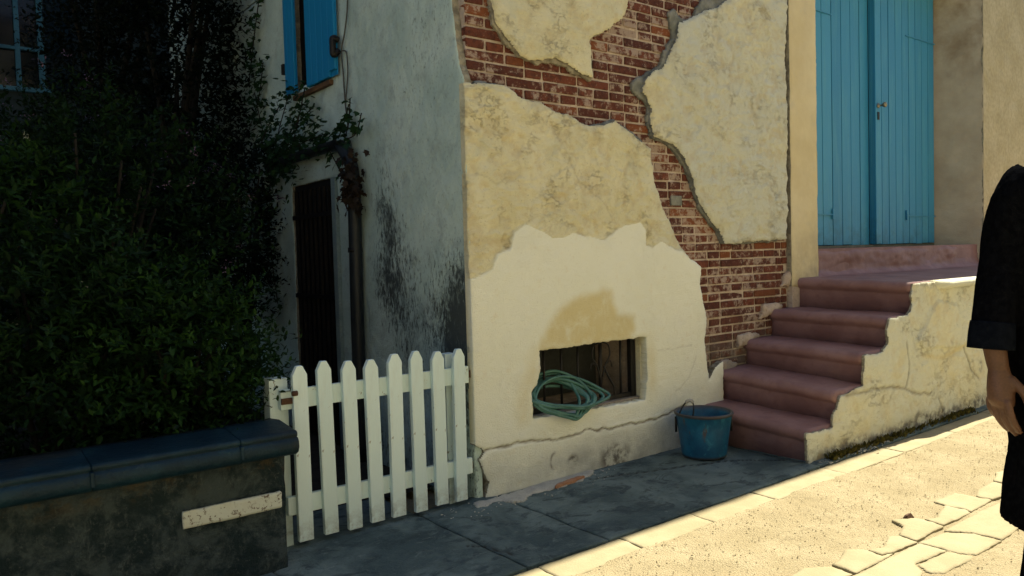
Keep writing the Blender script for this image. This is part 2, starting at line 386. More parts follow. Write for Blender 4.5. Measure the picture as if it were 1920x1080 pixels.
def panel(name, poly, origin, u, v, nrm, cell, thick, hfun, mats, parent=None, holes=(), edge=.006, escale=28., attrs=None, seed=0, edge_drop=.0, emask=None, main_edge=None, grow=None, **k):
    """A slab with a noisy cut outline, relief on its face and real thickness. poly in (a, b) metres on the plane."""
    P = np.array(poly); pad = 2*cell+(.12 if grow else 0); a0, b0 = P.min(0)-pad; a1, b1 = P.max(0)+pad
    na = int((a1-a0)/cell)+1; nb = int((b1-b0)/cell)+1
    A, B = np.meshgrid(a0+np.arange(na)*cell, b0+np.arange(nb)*cell, indexing='ij')
    S = sdf_poly(A, B, poly)
    for h in holes: S = np.minimum(S, -sdf_poly(A, B, h))
    if grow: S = S+grow(A, B)
    EM = emask(A, B) if emask else 1.
    if edge: S = S+EM*edge*fbm(A*escale, B*escale, 50+seed, 4, .55)+EM*edge*.8*fbm(A*escale*.25, B*escale*.25, 70+seed, 2)
    gx, gy = np.gradient(S, cell); gl = np.sqrt(gx*gx+gy*gy)+1e-6
    near = np.abs(S) < .6*cell
    A = np.where(near, A-S*gx/gl/np.maximum(gl, .6), A); B = np.where(near, B-S*gy/gl/np.maximum(gl, .6), B)
    ok = S > -.6*cell
    q = ok[:-1, :-1] & ok[1:, :-1] & ok[1:, 1:] & ok[:-1, 1:]
    Sc = np.maximum(S, 0)
    H = hfun(A, B, Sc)
    if edge_drop: H = H-edge_drop*np.exp(-Sc/.012)
    idx = np.arange(na*nb).reshape(na, nb)
    Q = np.stack([idx[:-1, :-1][q], idx[1:, :-1][q], idx[1:, 1:][q], idx[:-1, 1:][q]], 1)
    u, v, nrm = map(np.array, (u, v, nrm)); o = np.array(origin)
    if np.dot(np.cross(u, v), nrm) < 0: Q = Q[:, ::-1]
    E = np.concatenate([Q[:, [0, 1]], Q[:, [1, 2]], Q[:, [2, 3]], Q[:, [3, 0]]])
    N = na*nb; key = E[:, 0].astype(np.int64)*N+E[:, 1]; rev = E[:, 1].astype(np.int64)*N+E[:, 0]
    be = E[~np.isin(key, rev)]
    used = np.unique(Q); remap = np.full(N, -1); remap[used] = np.arange(len(used))
    Af, Bf, Hf = A.ravel()[used], B.ravel()[used], H.ravel()[used]
    V = o+Af[:, None]*u+Bf[:, None]*v+Hf[:, None]*nrm
    bv = np.unique(be); rb = np.full(N, -1); rb[bv] = np.arange(len(bv))+len(used)
    jit = .25*thick*fbm(A.ravel()[bv]*40, B.ravel()[bv]*40, 9, 2)
    Vb = o+(A.ravel()[bv])[:, None]*u+(B.ravel()[bv])[:, None]*v-thick*nrm
    V = np.concatenate([V, Vb]); Fq = remap[Q]; Fs = np.stack([remap[be[:, 1]], remap[be[:, 0]], rb[be[:, 0]], rb[be[:, 1]]], 1)
    Fall = np.concatenate([Fq, Fs])
    me = bpy.data.meshes.new(name); me.vertices.add(len(V)); me.vertices.foreach_set('co', V.ravel())
    me.loops.add(Fall.size); me.loops.foreach_set('vertex_index', Fall.ravel().astype(np.int32))
    me.polygons.add(len(Fall)); me.polygons.foreach_set('loop_start', (np.arange(len(Fall))*4).astype(np.int32)); 
    me.polygons.foreach_set('use_smooth', np.arange(len(Fall)) < len(Fq))
    ml = mats if isinstance(mats, (list, tuple)) else [mats]
    for m in ml: me.materials.append(MAT[m])
    mi = np.zeros(len(Fall), np.int32); mi[len(Fq):] = 1 if len(ml) > 1 else 0
    if main_edge is not None: mi[len(Fq):][main_edge(A.ravel()[be[:, 0]], B.ravel()[be[:, 0]])] = 0
    me.polygons.foreach_set('material_index', mi)
    me.update(calc_edges=True); me.validate()
    for an, fn in (attrs or {}).items():
        at = me.attributes.new(an, 'FLOAT', 'POINT'); val = np.zeros(len(V)); val[:len(used)] = fn(Af, Bf)
        at.data.foreach_set('value', val.astype(np.float32))
    return link(name, me, [], parent, **k)
EX, EY, EZ = (1, 0, 0), (0, 1, 0), (0, 0, 1)

# ------------------------------------------------------------------ outlines measured on the front wall (metres along the street, height)
A_ = [(0.154, 2.835), (0.141, 2.616), (0.15, 2.473), (0.174, 2.376), (0.236, 2.305), (0.301, 2.247), (0.329, 2.221), (0.387, 2.22), (0.467, 2.225), (0.55, 2.242), (0.633, 2.231), (0.74, 2.189), (0.834, 2.176), (0.837, 2.274), (0.823, 2.377), (0.916, 2.435), (1.011, 2.504), (1.084, 2.532), (1.122, 2.605), (1.136, 2.65), (1.215, 2.833), (1.286, 3.102), (.2, 3.102)]
B_ = [(-0.034, 2.05), (0.005, 2.053), (0.209, 2.061), (0.265, 2.041), (0.321, 2.006), (0.38, 2.001), (0.46, 2.001), (0.54, 1.959), (0.656, 1.957), (0.731, 1.924), (0.797, 1.913), (0.911, 1.923), (1.0, 1.951), (1.053, 1.926), (1.124, 1.889), (1.198, 1.86), (1.295, 1.812), (1.303, 1.726), (1.331, 1.581), (1.382, 1.465), (1.469, 1.361), (1.533, 1.241), (1.624, 1.163), (1.73, 1.099), (1.715, 0.99), (1.736, 0.88), (1.77, 0.769), (1.753, 0.613), (1.773, 0.453), (1.788, 0.379), (1.844, 0.448), (1.933, 0.48), (1.93, -0.03), (0.024, -0.03), (0.023, 0.008), (0.035, 0.073), (-0.015, 0.199), (0.025, 0.237), (-0.034, 0.274), (-0.034, 1.4)]
C_ = [(2.308, 3.247), (2.118, 2.871), (2.055, 2.814), (1.955, 2.759), (1.823, 2.706), (1.684, 2.639), (1.582, 2.594), (1.559, 2.54), (1.523, 2.457), (1.467, 2.371), (1.423, 2.313), (1.317, 2.258), (1.259, 2.213), (1.227, 2.148), (1.271, 2.104), (1.3, 2.059), (1.289, 1.956), (1.33, 1.887), (1.483, 1.854), (1.561, 1.799), (1.629, 1.727), (1.685, 1.623), (1.753, 1.486), (1.849, 1.394), (1.923, 1.331), (1.984, 1.243), (2.21, 1.248), (2.405, 1.255), (2.69, 1.265), (2.71, 1.821), (2.722, 2.565), (2.73, 2.935), (2.73, 3.247)]
FRESH = [(-0.2, 1.06), (-0.008, 1.109), (0.091, 1.145), (0.126, 1.217), (0.212, 1.243), (0.24, 1.324), (0.32, 1.365), (0.39, 1.344), (0.499, 1.302), (0.574, 1.294), (0.652, 1.32), (0.75, 1.3), (0.882, 1.277), (0.957, 1.322), (1.044, 1.36), (1.178, 1.383), (1.222, 1.337), (1.231, 1.25), (1.277, 1.239), (1.36, 1.265), (1.455, 1.231), (1.553, 1.205), (1.627, 1.154), (2.1, 1.115), (2.163, -0.344), (-0.2, -0.3)]
STAIN = [(0.367, 0.683), (0.388, 0.765), (0.446, 0.831), (0.504, 0.912), (0.62, 0.962), (0.74, 0.992), (0.863, 1.008), (0.925, 0.99), (0.985, 0.865), (1.116, 0.841), (1.125, 0.763), (1.067, 0.69)]
STAIN2 = [(0.2, 0.44), (0.294, 0.621), (0.351, 0.726), (0.394, 0.722), (0.387, 0.526), (0.335, 0.476), (0.33, 0.337), (0.231, 0.325)]
WIN = [(0.39, 0.703), (0.73, 0.705), (1.212, 0.702), (1.215, 0.518), (1.191, 0.331), (0.718, 0.342), (0.338, 0.347), (0.336, 0.49), (0.377, 0.533), (0.39, 0.61)]
WINW = [(.25, .25), (1.32, .25), (1.32, .8), (.25, .8)]
CRACK = [(-0.04, 0.228), (0.025, 0.237), (0.159, 0.243), (0.316, 0.241), (0.462, 0.213), (0.615, 0.217), (0.695, 0.233), (0.796, 0.212), (0.965, 0.216), (1.142, 0.204), (1.304, 0.21), (1.425, 0.233), (1.55, 0.251)]

# ================================================================== ground
GR = 'structure'
link('ground', mesh('ground', [(-120, -120, -.06), (120, -120, -.06), (120, 120, -.06), (-120, 120, -.06)], [(0, 1, 2, 3)]), 'road', kind=GR)
def road_h(A, B, S): return .006*fbm(A*9, B*9, 3, 4)+.004*fbm(A*45, B*45, 4, 3)+.005*fbm(A*1.5, B*1.5, 8, 2)
road = panel('road', [(-1.2, -3.2), (6.5, -3.2), (6.5, -.955), (-1.2, -.955)], (0, 0, -.008), EX, EY, EZ, .018, .04, road_h, 'road', edge=0, kind=GR)
# pavement: large cast slabs with open joints, then a row of kerb stones
pavement = empty('pavement', (0, 0, 0), kind=GR)
CR1 = [(-.412, -.466), (-.352, -.52), (-.337, -.607), (-.321, -.671)]
CR2 = [(.62, -.12), (.9, -.22), (1.2, -.30), (1.5, -.42), (1.68, -.60)]
for i, (x0, x1) in enumerate([(-3.2, -1.13), (-1.125, -.368), (-.36, .072), (.08, 1.715), (1.722, 4.2), (4.206, 7.0)]):
    jl = lambda t, s: .012*fbm(np.array([t*5.]), np.array([s*3.1]), 11, 3)[0]
    ys = np.linspace(-.805, .06 if i > 1 else (.4 if i == 1 else -.17), 12)
    poly = [(x0+jl(y, i), y) for y in ys]+[(x1+jl(y, i+1), y) for y in ys[::-1]]
    panel('paving_slab', poly, (0, 0, 0), EX, EY, EZ, .016, .03,
          lambda A, B, S: .005*fbm(A*5, B*5, 21, 4)+.002*fbm(A*30, B*30, 22, 3)-.006*np.exp(-(np.minimum(dist_line(A, B, CR1), dist_line(A, B, CR2))/.006)**2),
          'pave', pavement, edge=.003, edge_drop=.004, seed=i, attrs={'crack': lambda a, b: np.exp(-(np.minimum(dist_line(a, b, CR1), dist_line(a, b, CR2))/.007)**2)})
kx = [-3.2, -2.1, -1.2, -.75, -.32, .135, .59, 1.06, 1.70, 2.35, 3.05, 3.8, 4.6, 5.4, 6.3]
for i, (x0, x1) in enumerate(zip(kx[:-1], kx[1:])):
    s0, s1 = random.uniform(-.03, .01), random.uniform(-.03, .01)
    panel('kerb_stone', [(x0+.0015, -.812), (x1-.0015, -.812), (x1-.0015+s1*.3, -.968+random.uniform(-.008, .008)), (x0+.0015+s0*.3, -.968+random.uniform(-.008, .008))],
          (0, 0, random.uniform(-.007, -.003)), EX, EY, EZ, .013, .05, lambda A, B, S: .003*fbm(A*8, B*8, 31, 4), 'kerb', pavement, edge=.008, escale=20, edge_drop=.004, emask=lambda A, B: sstep(-.83-B, 0, .05), seed=i)
STONES = [[(0.412, -1.49), (0.508, -1.553), (0.502, -1.647), (0.251, -1.652), (0.20, -1.52)],
 [(0.69, -1.503), (0.753, -1.559), (0.734, -1.629), (0.815, -1.65), (0.649, -1.653), (0.508, -1.653), (0.518, -1.553), (0.57, -1.549)],
 [(0.952, -1.552), (0.996, -1.573), (0.979, -1.653), (0.823, -1.646), (0.741, -1.628), (0.756, -1.562), (0.83, -1.592)],
 [(1.152, -1.465), (1.248, -1.53), (1.247, -1.573), (1.235, -1.647), (0.987, -1.649), (1.004, -1.571), (1.099, -1.545)],
 [(1.509, -1.536), (1.52, -1.619), (1.494, -1.65), (1.244, -1.643), (1.258, -1.574), (1.262, -1.556), (1.328, -1.581)],
 [(1.545, -1.47), (1.735, -1.487), (1.738, -1.571), (1.753, -1.636), (1.509, -1.646), (1.527, -1.616), (1.52, -1.537)],
 [(1.875, -1.535), (2.06, -1.534), (2.053, -1.616), (1.885, -1.654), (1.765, -1.637), (1.751, -1.571)],
 [(2.235, -1.481), (2.376, -1.515), (2.35, -1.65), (2.06, -1.65), (2.072, -1.533)],
 [(2.39, -1.47), (2.75, -1.50), (2.74, -1.65), (2.36, -1.65)],
 [(0.25, -1.662), (0.496, -1.66), (0.648, -1.658), (0.806, -1.659), (0.973, -1.666), (0.977, -1.77), (0.761, -1.752), (0.70, -1.80), (0.40, -1.86), (.24, -1.85)],
 [(0.982, -1.666), (1.177, -1.676), (1.245, -1.758), (1.243, -1.863), (1.014, -1.862), (0.992, -1.825), (0.989, -1.77)],
 [(1.194, -1.671), (1.47, -1.665), (1.76, -1.68), (1.74, -1.85), (1.264, -1.86), (1.252, -1.756)],
 [(0.76, -1.757), (0.967, -1.775), (0.981, -1.829), (0.999, -1.865), (0.743, -1.86), (0.71, -1.81)],
 [(1.77, -1.67), (2.25, -1.662), (2.24, -1.86), (1.75, -1.855)], [(-.25, -1.52), (.19, -1.50), (.24, -1.65), (-.25, -1.65)], [(-.25, -1.66), (.23, -1.66), (.23, -1.86), (-.25, -1.86)]]
for i, p in enumerate(STONES):
    panel('gutter_stone', p, (0, 0, .003+random.uniform(-.002, .003)), EX, EY, EZ, .011, .05, lambda A, B, S: .003*fbm(A*9, B*9, 41, 4), 'kerb', road, edge=.008, escale=16, edge_drop=.005, seed=i)
# loose grit on the worn road surface
def grit(name, n, rx, ry, smin, smax, m, seed, parent=None, z=-.004, **k):
    r = np.random.default_rng(seed); V = []; F = []
    base = np.array([(1, 0, 0), (-1, 0, 0), (0, 1, 0), (0, -1, 0), (0, 0, 1), (0, 0, -1)]); faces = [(0, 2, 4), (2, 1, 4), (1, 3, 4), (3, 0, 4), (2, 0, 5), (1, 2, 5), (3, 1, 5), (0, 3, 5)]
    for i in range(n):
        x, y = r.uniform(*rx), r.uniform(*ry)
        s = smin+(smax-smin)*r.random()**3; q = base*r.uniform(.6, 1.3, (6, 1))*np.array([1, 1, .6])*s
        a = r.uniform(0, 6.28); ca, sa = math.cos(a), math.sin(a); q = np.stack([q[:, 0]*ca-q[:, 1]*sa, q[:, 0]*sa+q[:, 1]*ca, q[:, 2]], 1)
        o = len(V); V += [tuple(v+np.array((x, y, z+s*.3))) for v in q]; F += [tuple(j+o for j in f) for f in faces]
    return link(name, mesh(name, V, F), m, parent, **k)
grit('loose_grit', 6000, (-.9, 4.5), (-1.60, -.975), .001, .005, 'road', 5, label='loose pale grit scattered over the worn sunlit road', kind='stuff')
grit('coarse_grit', 2000, (-.3, 3.5), (-2.6, -1.86), .001, .005, 'road', 6, label='coarse grit on the road beyond the gutter stones', kind='stuff')
stone = link('loose_stone', mesh('loose_stone', [(-.03, -.012, 0), (.03, -.015, 0), (.035, .012, 0), (-.02, .018, 0), (-.02, -.005, .022), (.012, -.006, .026), (.016, .008, .02), (-.01, .01, .018)],
    [(0, 1, 5, 4), (1, 2, 6, 5), (2, 3, 7, 6), (3, 0, 4, 7), (4, 5, 6, 7), (3, 2, 1, 0)]), 'rust', label='small brown stone lying beside the gutter paving', cat='stone')
stone.location = (1.235, -1.50, -.006)

# ================================================================== the old house
house = empty('old_house', (0, 0, 0), label='old house with peeling cream plaster over red brick and blue doors', cat='house')
wall = empty('brick_wall', (0, 0, 0)); wall.parent = house
# core of the walls (mortar face behind the bricks), openings left free
def prism(name, poly, z0, z1, m, parent):
    n = len(poly); V = [(x, y, z0) for x, y in poly]+[(x, y, z1) for x, y in poly]
    F = [tuple(range(n-1, -1, -1)), tuple(range(n, 2*n))]+[(i, (i+1) % n, n+(i+1) % n, n+i) for i in range(n)]
    me = mesh(name, V, F); bm = bmesh.new(); bm.from_mesh(me); bmesh.ops.recalc_face_normals(bm, faces=bm.faces[:]); bm.to_mesh(me); bm.free()
    return link(name, me, m, parent)
WT = 5.5
bm = bmesh.new()
def addbox(bm, x0, x1, y0, y1, z0, z1):
    r = bmesh.ops.create_cube(bm, size=1)
    for v in r['verts']: v.co = Vector(((x0+x1)/2+v.co.x*(x1-x0), (y0+y1)/2+v.co.y*(y1-y0), (z0+z1)/2+v.co.z*(z1-z0)))
for b in [(.014, 2.745, .053, .45, -.05, .345), (.014, 2.745, .053, .45, .71, WT), (.014, .335, .053, .45, .345, .71), (1.225, 2.745, .053, .45, .345, .71)]: addbox(bm, *b)
link('mortar', bm_mesh('mortar', bm), 'mortar', wall)
# bricks, one by one, only where plaster has come away
def brick_mesh(L, Hh, D, seed):
    r = random.Random(seed); bm = bmesh.new(); bmesh.ops.create_cube(bm, size=1)
    for v in bm.verts:
        v.co = Vector((v.co.x*L+L/2, v.co.y*D+D/2, v.co.z*Hh+Hh/2))+Vector((r.uniform(-.003, .003), r.uniform(-.003, .002), r.uniform(-.0025, .0025)))
    bmesh.ops.bevel(bm, geom=bm.edges[:], offset=.0035, segments=1, affect='EDGES')
    return bm_mesh('brick', bm)
CH = .0545
st_m = [brick_mesh(.236, .0430, .1, i) for i in range(8)]; he_m = [brick_mesh(.110, .0430, .1, 20+i) for i in range(6)]; cl_m = [brick_mesh(.060, .0430, .1, 40+i) for i in range(3)]
def exposed(x, z, L):
    gx, gz = np.meshgrid(np.linspace(x-.05, x+L+.02, 7), np.linspace(z-.01, z+.055, 4))
    s = np.full(gx.shape, -1.)
    for P in (A_, B_, C_): s = np.maximum(s, sdf_poly(gx, gz, P))
    return (s < .012).any()
ncourse = int(3.12/CH)
for c in range(ncourse):
    x = .014; z = c*CH+.004; k = c % 2; rr = random.Random(c)
    first = True
    while x < 2.70:
        t = ('H' if c % 2 else 'S') if first else ('S' if rr.random() < .52 else 'H')
        if x > 2.56: t = 'C'
        elif x > 2.50: t = 'H' 
        ms, L = {'S': (st_m, .236), 'H': (he_m, .110), 'C': (cl_m, .060)}[t]
        if exposed(x, z, L):
            o = bpy.data.objects.new('brick', rr.choice(ms))
            if not o.data.materials: o.data.materials.append(MAT['brick'])
            o.location = (x, .046+rr.uniform(-.004, .004), z); o.rotation_euler = (rr.uniform(-.02, .02), rr.uniform(-.006, .006), rr.uniform(-.012, .012))
            col.objects.link(o); o.parent = wall
        x += L+.012; first = False
box('cement_patch', 1.50, 1.60, .036, .052, 1.485, 1.545, 'edge2', wall, bev=.004)
def a_crev_shade(amp, seed):
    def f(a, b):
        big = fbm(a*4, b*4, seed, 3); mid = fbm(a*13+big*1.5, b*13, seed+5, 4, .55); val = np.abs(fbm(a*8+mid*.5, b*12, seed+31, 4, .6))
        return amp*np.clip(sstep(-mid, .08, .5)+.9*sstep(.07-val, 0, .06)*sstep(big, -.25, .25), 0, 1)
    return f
# plaster panels still standing on the front wall
def relief(amp, seed):
    def f(A, B, S):
        big = fbm(A*4, B*4, seed, 3); mid = fbm(A*13+big*1.5, B*13, seed+5, 4, .55); rid = 1-np.abs(fbm(A*9+mid*.6, B*14, seed+9, 3))*2
        return amp*(.9*big+1.0*mid+.55*np.clip(rid, 0, 1)**3)-.004
    return f
r0 = relief(.012, 101)
def hB(A, B, S):
    fs = sdf_poly(A, B, FRESH)+.010*fbm(A*14, B*14, 77, 4); f = sstep(fs, 0, .007)
    h = r0(A, B, S)*(1-f*.82)+.0065*f+.0012*fbm(A*30, B*30, 5, 3)*f
    d = dist_line(A+.006*fbm(A*18, B*18, 91, 3), B+.014*fbm(A*18, B*18, 92, 3), CRACK)
    low = sstep(.23-B, -.01, .01)*.004
    return h-.010*np.exp(-(d/.005)**2)+low
def a_fresh(a, b): return sstep(sdf_poly(a, b, FRESH)+.010*fbm(a*14, b*14, 77, 4), 0, .008)
def a_stain(a, b):
    s1 = sstep(sdf_poly(a, b, STAIN)+.02*fbm(a*10, b*10, 81, 4), -.022, .045); s2 = sstep(sdf_poly(a, b, STAIN2)+.03*fbm(a*9, b*9, 82, 4), -.05, .08)*.55
    right = sstep(.05-np.abs(a-1.245), -.02, .05)*sstep(.2-np.abs(b-.52), -.05, .15)*.45
    return np.maximum(np.maximum(s1, s2), right)
def a_dirt(a, b):
    base = sstep(.12-b, -.02, .12)*sstep(a-.55, 0, .4)*sstep(1.35-a, 0, .5)*.9
    sp = np.maximum(sstep(.05-np.hypot(a-.60, (b-.085)*1.2), 0, .03), sstep(.12-np.hypot((a-.92)*.8, (b-.05)*1.2), 0, .08))
    sp = np.maximum(sp, .8*sstep(.03-np.abs(np.hypot((a-.47)*1.6, b-.10)-.045), .014, .03)*(a < .49))
    return np.clip(base*.5+sp, 0, 1)
HAIR = [[(1.30, .62), (1.42, .60), (1.62, .615)], [(.62, 1.75), (.70, 1.60), (.86, 1.52), (.95, 1.40)], [(1.45, .35), (1.58, .42), (1.66, .55)], [(.02, 1.62), (.14, 1.56), (.22, 1.60)]]
def a_hair(a, b): return .2*np.exp(-(np.minimum.reduce([dist_line(a+.02*fbm(a*12, b*12, 93, 4), b+.02*fbm(a*12, b*12, 94, 4), h) for h in HAIR])/.0042)**2)
def a_crackB(a, b): return a_hair(a, b)+.85*np.exp(-(dist_line(a+.006*fbm(a*18, b*18, 91, 3), b+.014*fbm(a*18, b*18, 92, 3), CRACK)/.0055)**2)
panel('plaster', B_, (0, 0, 0), EX, EZ, (0, -1, 0), .0075, .047, hB, ['plaster', 'edge'], wall, holes=[WIN], edge=.008, attrs={'crev_shade': lambda a, b: a_crev_shade(.5, 101)(a, b)*(1-a_fresh(a, b)), 'fresh': a_fresh, 'stain': a_stain, 'dirt_shade': a_dirt, 'crack': a_crackB, 'low': lambda a, b: sstep(.27-b+.05*fbm(a*3, b*3, 88, 3), 0, .22)*(.55+.45*sstep(a-.25, 0, .5))+.3*sstep(a-1.3, 0, .4)*sstep(.5-b, 0, .4)}, edge_drop=.008, seed=1, emask=lambda A, B: np.maximum(sstep(A, -.025, .03), sstep(.3-B, 0, .05)), main_edge=lambda a, b: ((a < -.012) & (b > .28)) | ((a > .3) & (a < 1.26) & (b > .3) & (b < .75)))
panel('plaster', A_, (0, 0, 0), EX, EZ, (0, -1, 0), .009, .047, relief(.006, 131), ['plaster', 'edge'], wall, edge=.012, edge_drop=.012, seed=2, attrs={'crev_shade': a_crev_shade(.35, 131)})
panel('plaster', C_, (0, 0, 0), EX, EZ, (0, -1, 0), .009, .047, relief(.013, 151), ['plaster', 'edge2'], wall, edge=.011, edge_drop=.012, seed=3, attrs={'crev_shade': a_crev_shade(.5, 151)})
# undercoat left showing round the broken edges
rough_u = lambda A, B, S: .004*fbm(A*30, B*30, 341, 3)+.003*fbm(A*9, B*9, 342, 2)
def grow_c(A, B): return np.where(A > 2.6, -.06, (.004+.040*sstep(B, 1.95, 2.25)*sstep(2.5-A, 0, .3))*(.8+1.9*fbm(A*6, B*6, 351, 3)))
def grow_a(A, B): return (.018*(.7+1.8*fbm(A*7, B*7, 352, 3)))*sstep(.95-A, -.1, .15)-.02*sstep(A-.95, 0, .1)
def grow_b(A, B): return np.where((A < .04) | (B < .75), -.05, .012*(.6+2.2*fbm(A*6, B*6, 353, 3)))
panel('cement_undercoat', C_, (0, .026, 0), EX, EZ, (0, -1, 0), .010, .022, rough_u, 'edge2', wall, edge=.012, escale=22, grow=grow_c, seed=41, edge_drop=.006)
panel('clay_undercoat', A_, (0, .024, 0), EX, EZ, (0, -1, 0), .010, .024, rough_u, 'edge', wall, edge=.014, escale=22, grow=grow_a, seed=42, edge_drop=.006)
panel('cement_undercoat', B_, (0, .026, 0), EX, EZ, (0, -1, 0), .010, .022, rough_u, 'edge2', wall, holes=[WINW], edge=.010, escale=22, grow=grow_b, seed=43, edge_drop=.006)
bm = bmesh.new()
for b in [(-.029, 2.74, .002, .05, 3.13, WT), (2.741, 7.5, .002, .05, 3.805, WT)]: addbox(bm, *b)
link('upper_wall', bm_mesh('upper_wall', bm), 'plaster', wall)
# door pillar, reveals, wall beyond
dirtp = {'dirt_shade': lambda a, b: np.clip(sstep(1.5-b, 0, .6)*.5+.15, 0, 1)}
core_l = prism('door_pillar_core', [(2.75, .012), (3.07, .012), (3.42, .44), (3.42, .6), (2.75, .6)], -.05, WT, 'mortar', wall)
panel('door_pillar', [(2.742, .93), (3.082, .90), (3.085, 3.8), (2.745, 3.8)], (0, 0, 0), EX, EZ, (0, -1, 0), .014, .045, relief(.0022, 171), ['yellow', 'edge'], wall, edge=.006, escale=9, attrs=dirtp, edge_drop=.006, seed=5)
d_l = np.array((.34, .43, 0)); Ll = np.linalg.norm(d_l); d_l = d_l/Ll
panel('door_reveal', [(0, .9), (Ll, .9), (Ll, 3.8), (0, 3.8)], (3.083, .003, 0), d_l, EZ, (d_l[1], -d_l[0], 0), .03, .02, relief(.004, 175), 'yellow', wall, edge=0)
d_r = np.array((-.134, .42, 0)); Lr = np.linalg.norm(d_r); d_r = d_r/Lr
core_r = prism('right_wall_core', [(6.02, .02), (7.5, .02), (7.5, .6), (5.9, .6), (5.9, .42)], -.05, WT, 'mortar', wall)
panel('door_reveal', [(0, .9), (Lr+.02, .9), (Lr+.02, 3.8), (0, 3.8)], (6.0, 0, 0), d_r, EZ, (-d_r[1], d_r[0], 0), .016, .02, relief(.004, 181), 'reveal', wall, edge=0, attrs={'dirt_shade': lambda a, b: np.clip(sstep(b, 2.6, 3.2)*.6+.25, 0, 1)})  # mask painted darker towards the top, as shade under the soffit
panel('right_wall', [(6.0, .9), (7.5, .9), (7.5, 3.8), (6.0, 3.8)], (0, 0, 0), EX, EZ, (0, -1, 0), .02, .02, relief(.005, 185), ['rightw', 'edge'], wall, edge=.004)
box('lintel', 3.08, 6.0, .051, .62, 3.74, WT, 'yellow', wall)
# gable wall towards the garden
SIDE = [(0.014, -.05), (3.4, -.05), (3.4, 3.2), (0.16, 3.2), (.13, 2.7), (.10, 2.474), (.076, 2.312), (.048, 2.15), (.014, 2.064)]
DOORH = [(1.50, -.1), (2.22, -.1), (2.22, 1.74), (1.50, 1.74)]
WINH = [(1.45, 2.40), (2.06, 2.40), (2.06, 3.15), (1.45, 3.15)]
def hS(A, B, S): return .006*fbm(A*3, B*3, 201, 3)+.004*fbm(A*16, B*16, 203, 4)+.0015*fbm(A*45, B*45, 204, 2)
def a_mould(a, b):
    m1 = 1.6*np.exp(-((a-.03)/.27)**2-(((b-.76)/.40)**2)); m2 = .92*np.exp(-((a-.84)/.18)**2-(((b-1.35)/.50)**2))
    m3 = .45*np.exp(-((a-.62)/.35)**2-(((b-.95)/.5)**2)); m4 = .14+.35*np.exp(-((a-.35)/.4)**2-((b-2.3)/.5)**2); m5 = .55*np.exp(-((b)/.5)**2)
    return np.clip((m1+m2+m3+m4+m5)*(.8+.5*fbm(a*3, b*3, 205, 3)), 0, 1.3)
panel('gable_render', SIDE, (-.03, 0, 0), EY, EZ, (-1, 0, 0), .014, .042, hS, ['side', 'edge'], wall, holes=[DOORH, WINH], edge=.005, attrs={'mould': a_mould}, edge_drop=.004, seed=9, emask=lambda A, B: np.maximum(sstep(A, .0, .06), sstep(B-2.03, 0, .04)), main_edge=lambda a, b: (a < .03) & (b < 2.04))
bm = bmesh.new()
for b in [(.02, .4, .47, 1.49, -.05, WT), (.02, .4, 2.23, 6.0, -.05, WT), (.02, .4, 1.49, 2.23, 1.75, 2.385), (.02, .4, 1.49, 2.23, 3.26, WT), (-.03, .012, 3.41, 6.0, -.05, WT), (-.03, .012, .0, 3.41, 3.21, WT), (.02, 7.5, 5.7, 6.0, -.04, WT-.01), (7.2, 7.5, .62, 5.69, -.04, WT-.01)]: addbox(bm, *b)
link('gable_core', bm_mesh('gable_core', bm), 'side', wall)
# roof: its eaves cast the shade that covers the pavement
EAVE = .838-.135*5.62
roof = prism('roof', [(-.25, -EAVE), (7.8, -EAVE), (7.8, 6.2), (-.25, 6.2)], 5.5, 5.62, 'roof', house)
link('roof_tiles', mesh('roof_tiles', [(-.25, -EAVE+.06, 5.62), (7.8, -EAVE+.06, 5.62), (7.8, 3.1, 5.95), (-.25, 3.1, 5.95), (-.25, 6.2, 5.62), (7.8, 6.2, 5.62)], [(0, 1, 2, 3), (3, 2, 5, 4), (0, 3, 4), (1, 5, 2)]), 'roof', roof)

# --- blue double door
door = empty('double_door', (0, 0, 0)); door.parent = house
def leaf(x0, x1, y, n, name):
    lf = box(name, x0, x1, y+.03, y+.05, 1.222, 3.80, 'door', door)
    w = (x1-x0)/n
    for i in range(n):
        a = x0+i*w+.0045; b = x0+(i+1)*w-.0045
        box('plank', a, b, y+random.uniform(-.0015, .0015), y+.034, 1.217+random.uniform(-.004, .003), 3.80, 'door', lf, bev=.004)
    return lf
lf1 = leaf(3.43, 4.655, .432, 8, 'door_leaf'); lf2 = leaf(4.665, 5.842, .385, 9, 'door_leaf')
box('meeting_stile', 4.657, 4.745, .368, .384, 1.22, 3.80, 'door', lf2, bev=.004)
for lf, x0, x1, y in ((lf1, 3.43, 4.03, .420), (lf2, 5.25, 5.84, .373)):
    box('strap_hinge', x0, x1, y, y+.011, 1.475, 1.483, 'door', lf); box('hinge_end', (x1 if lf is lf1 else x0)-.012, (x1 if lf is lf1 else x0)+.012, y-.003, y+.010, 1.44, 1.53, 'door', lf)
    box('strap_hinge', x0, x1, y, y+.011, 3.16, 3.168, 'door', lf)
KN = (4.735, .3, 2.42)
def knob(c, parent):
    V, F = [], []
    prof = [(.0, 0), (.022, 0), (.022, .006), (.009, .009), (.009, .04), (.019, .046), (.025, .060), (.02, .072), (.0, .077)]
    n = 20
    for r, d in prof:
        for i in range(n): V.append((c[0]+r*math.cos(6.2832*i/n), c[1]-d, c[2]+r*math.sin(6.2832*i/n)))
    for j in range(len(prof)-1):
        for i in range(n): F.append((j*n+i, (j+1)*n+i, (j+1)*n+(i+1) % n, j*n+(i+1) % n))
    return link('knob', mesh('knob', V, F, True), 'brass', parent)
knob((4.70, .367, 2.455), lf2); box('keyhole_plate', 4.685, 4.715, .361, .3675, 2.33, 2.40, 'iron', lf2, bev=.002)
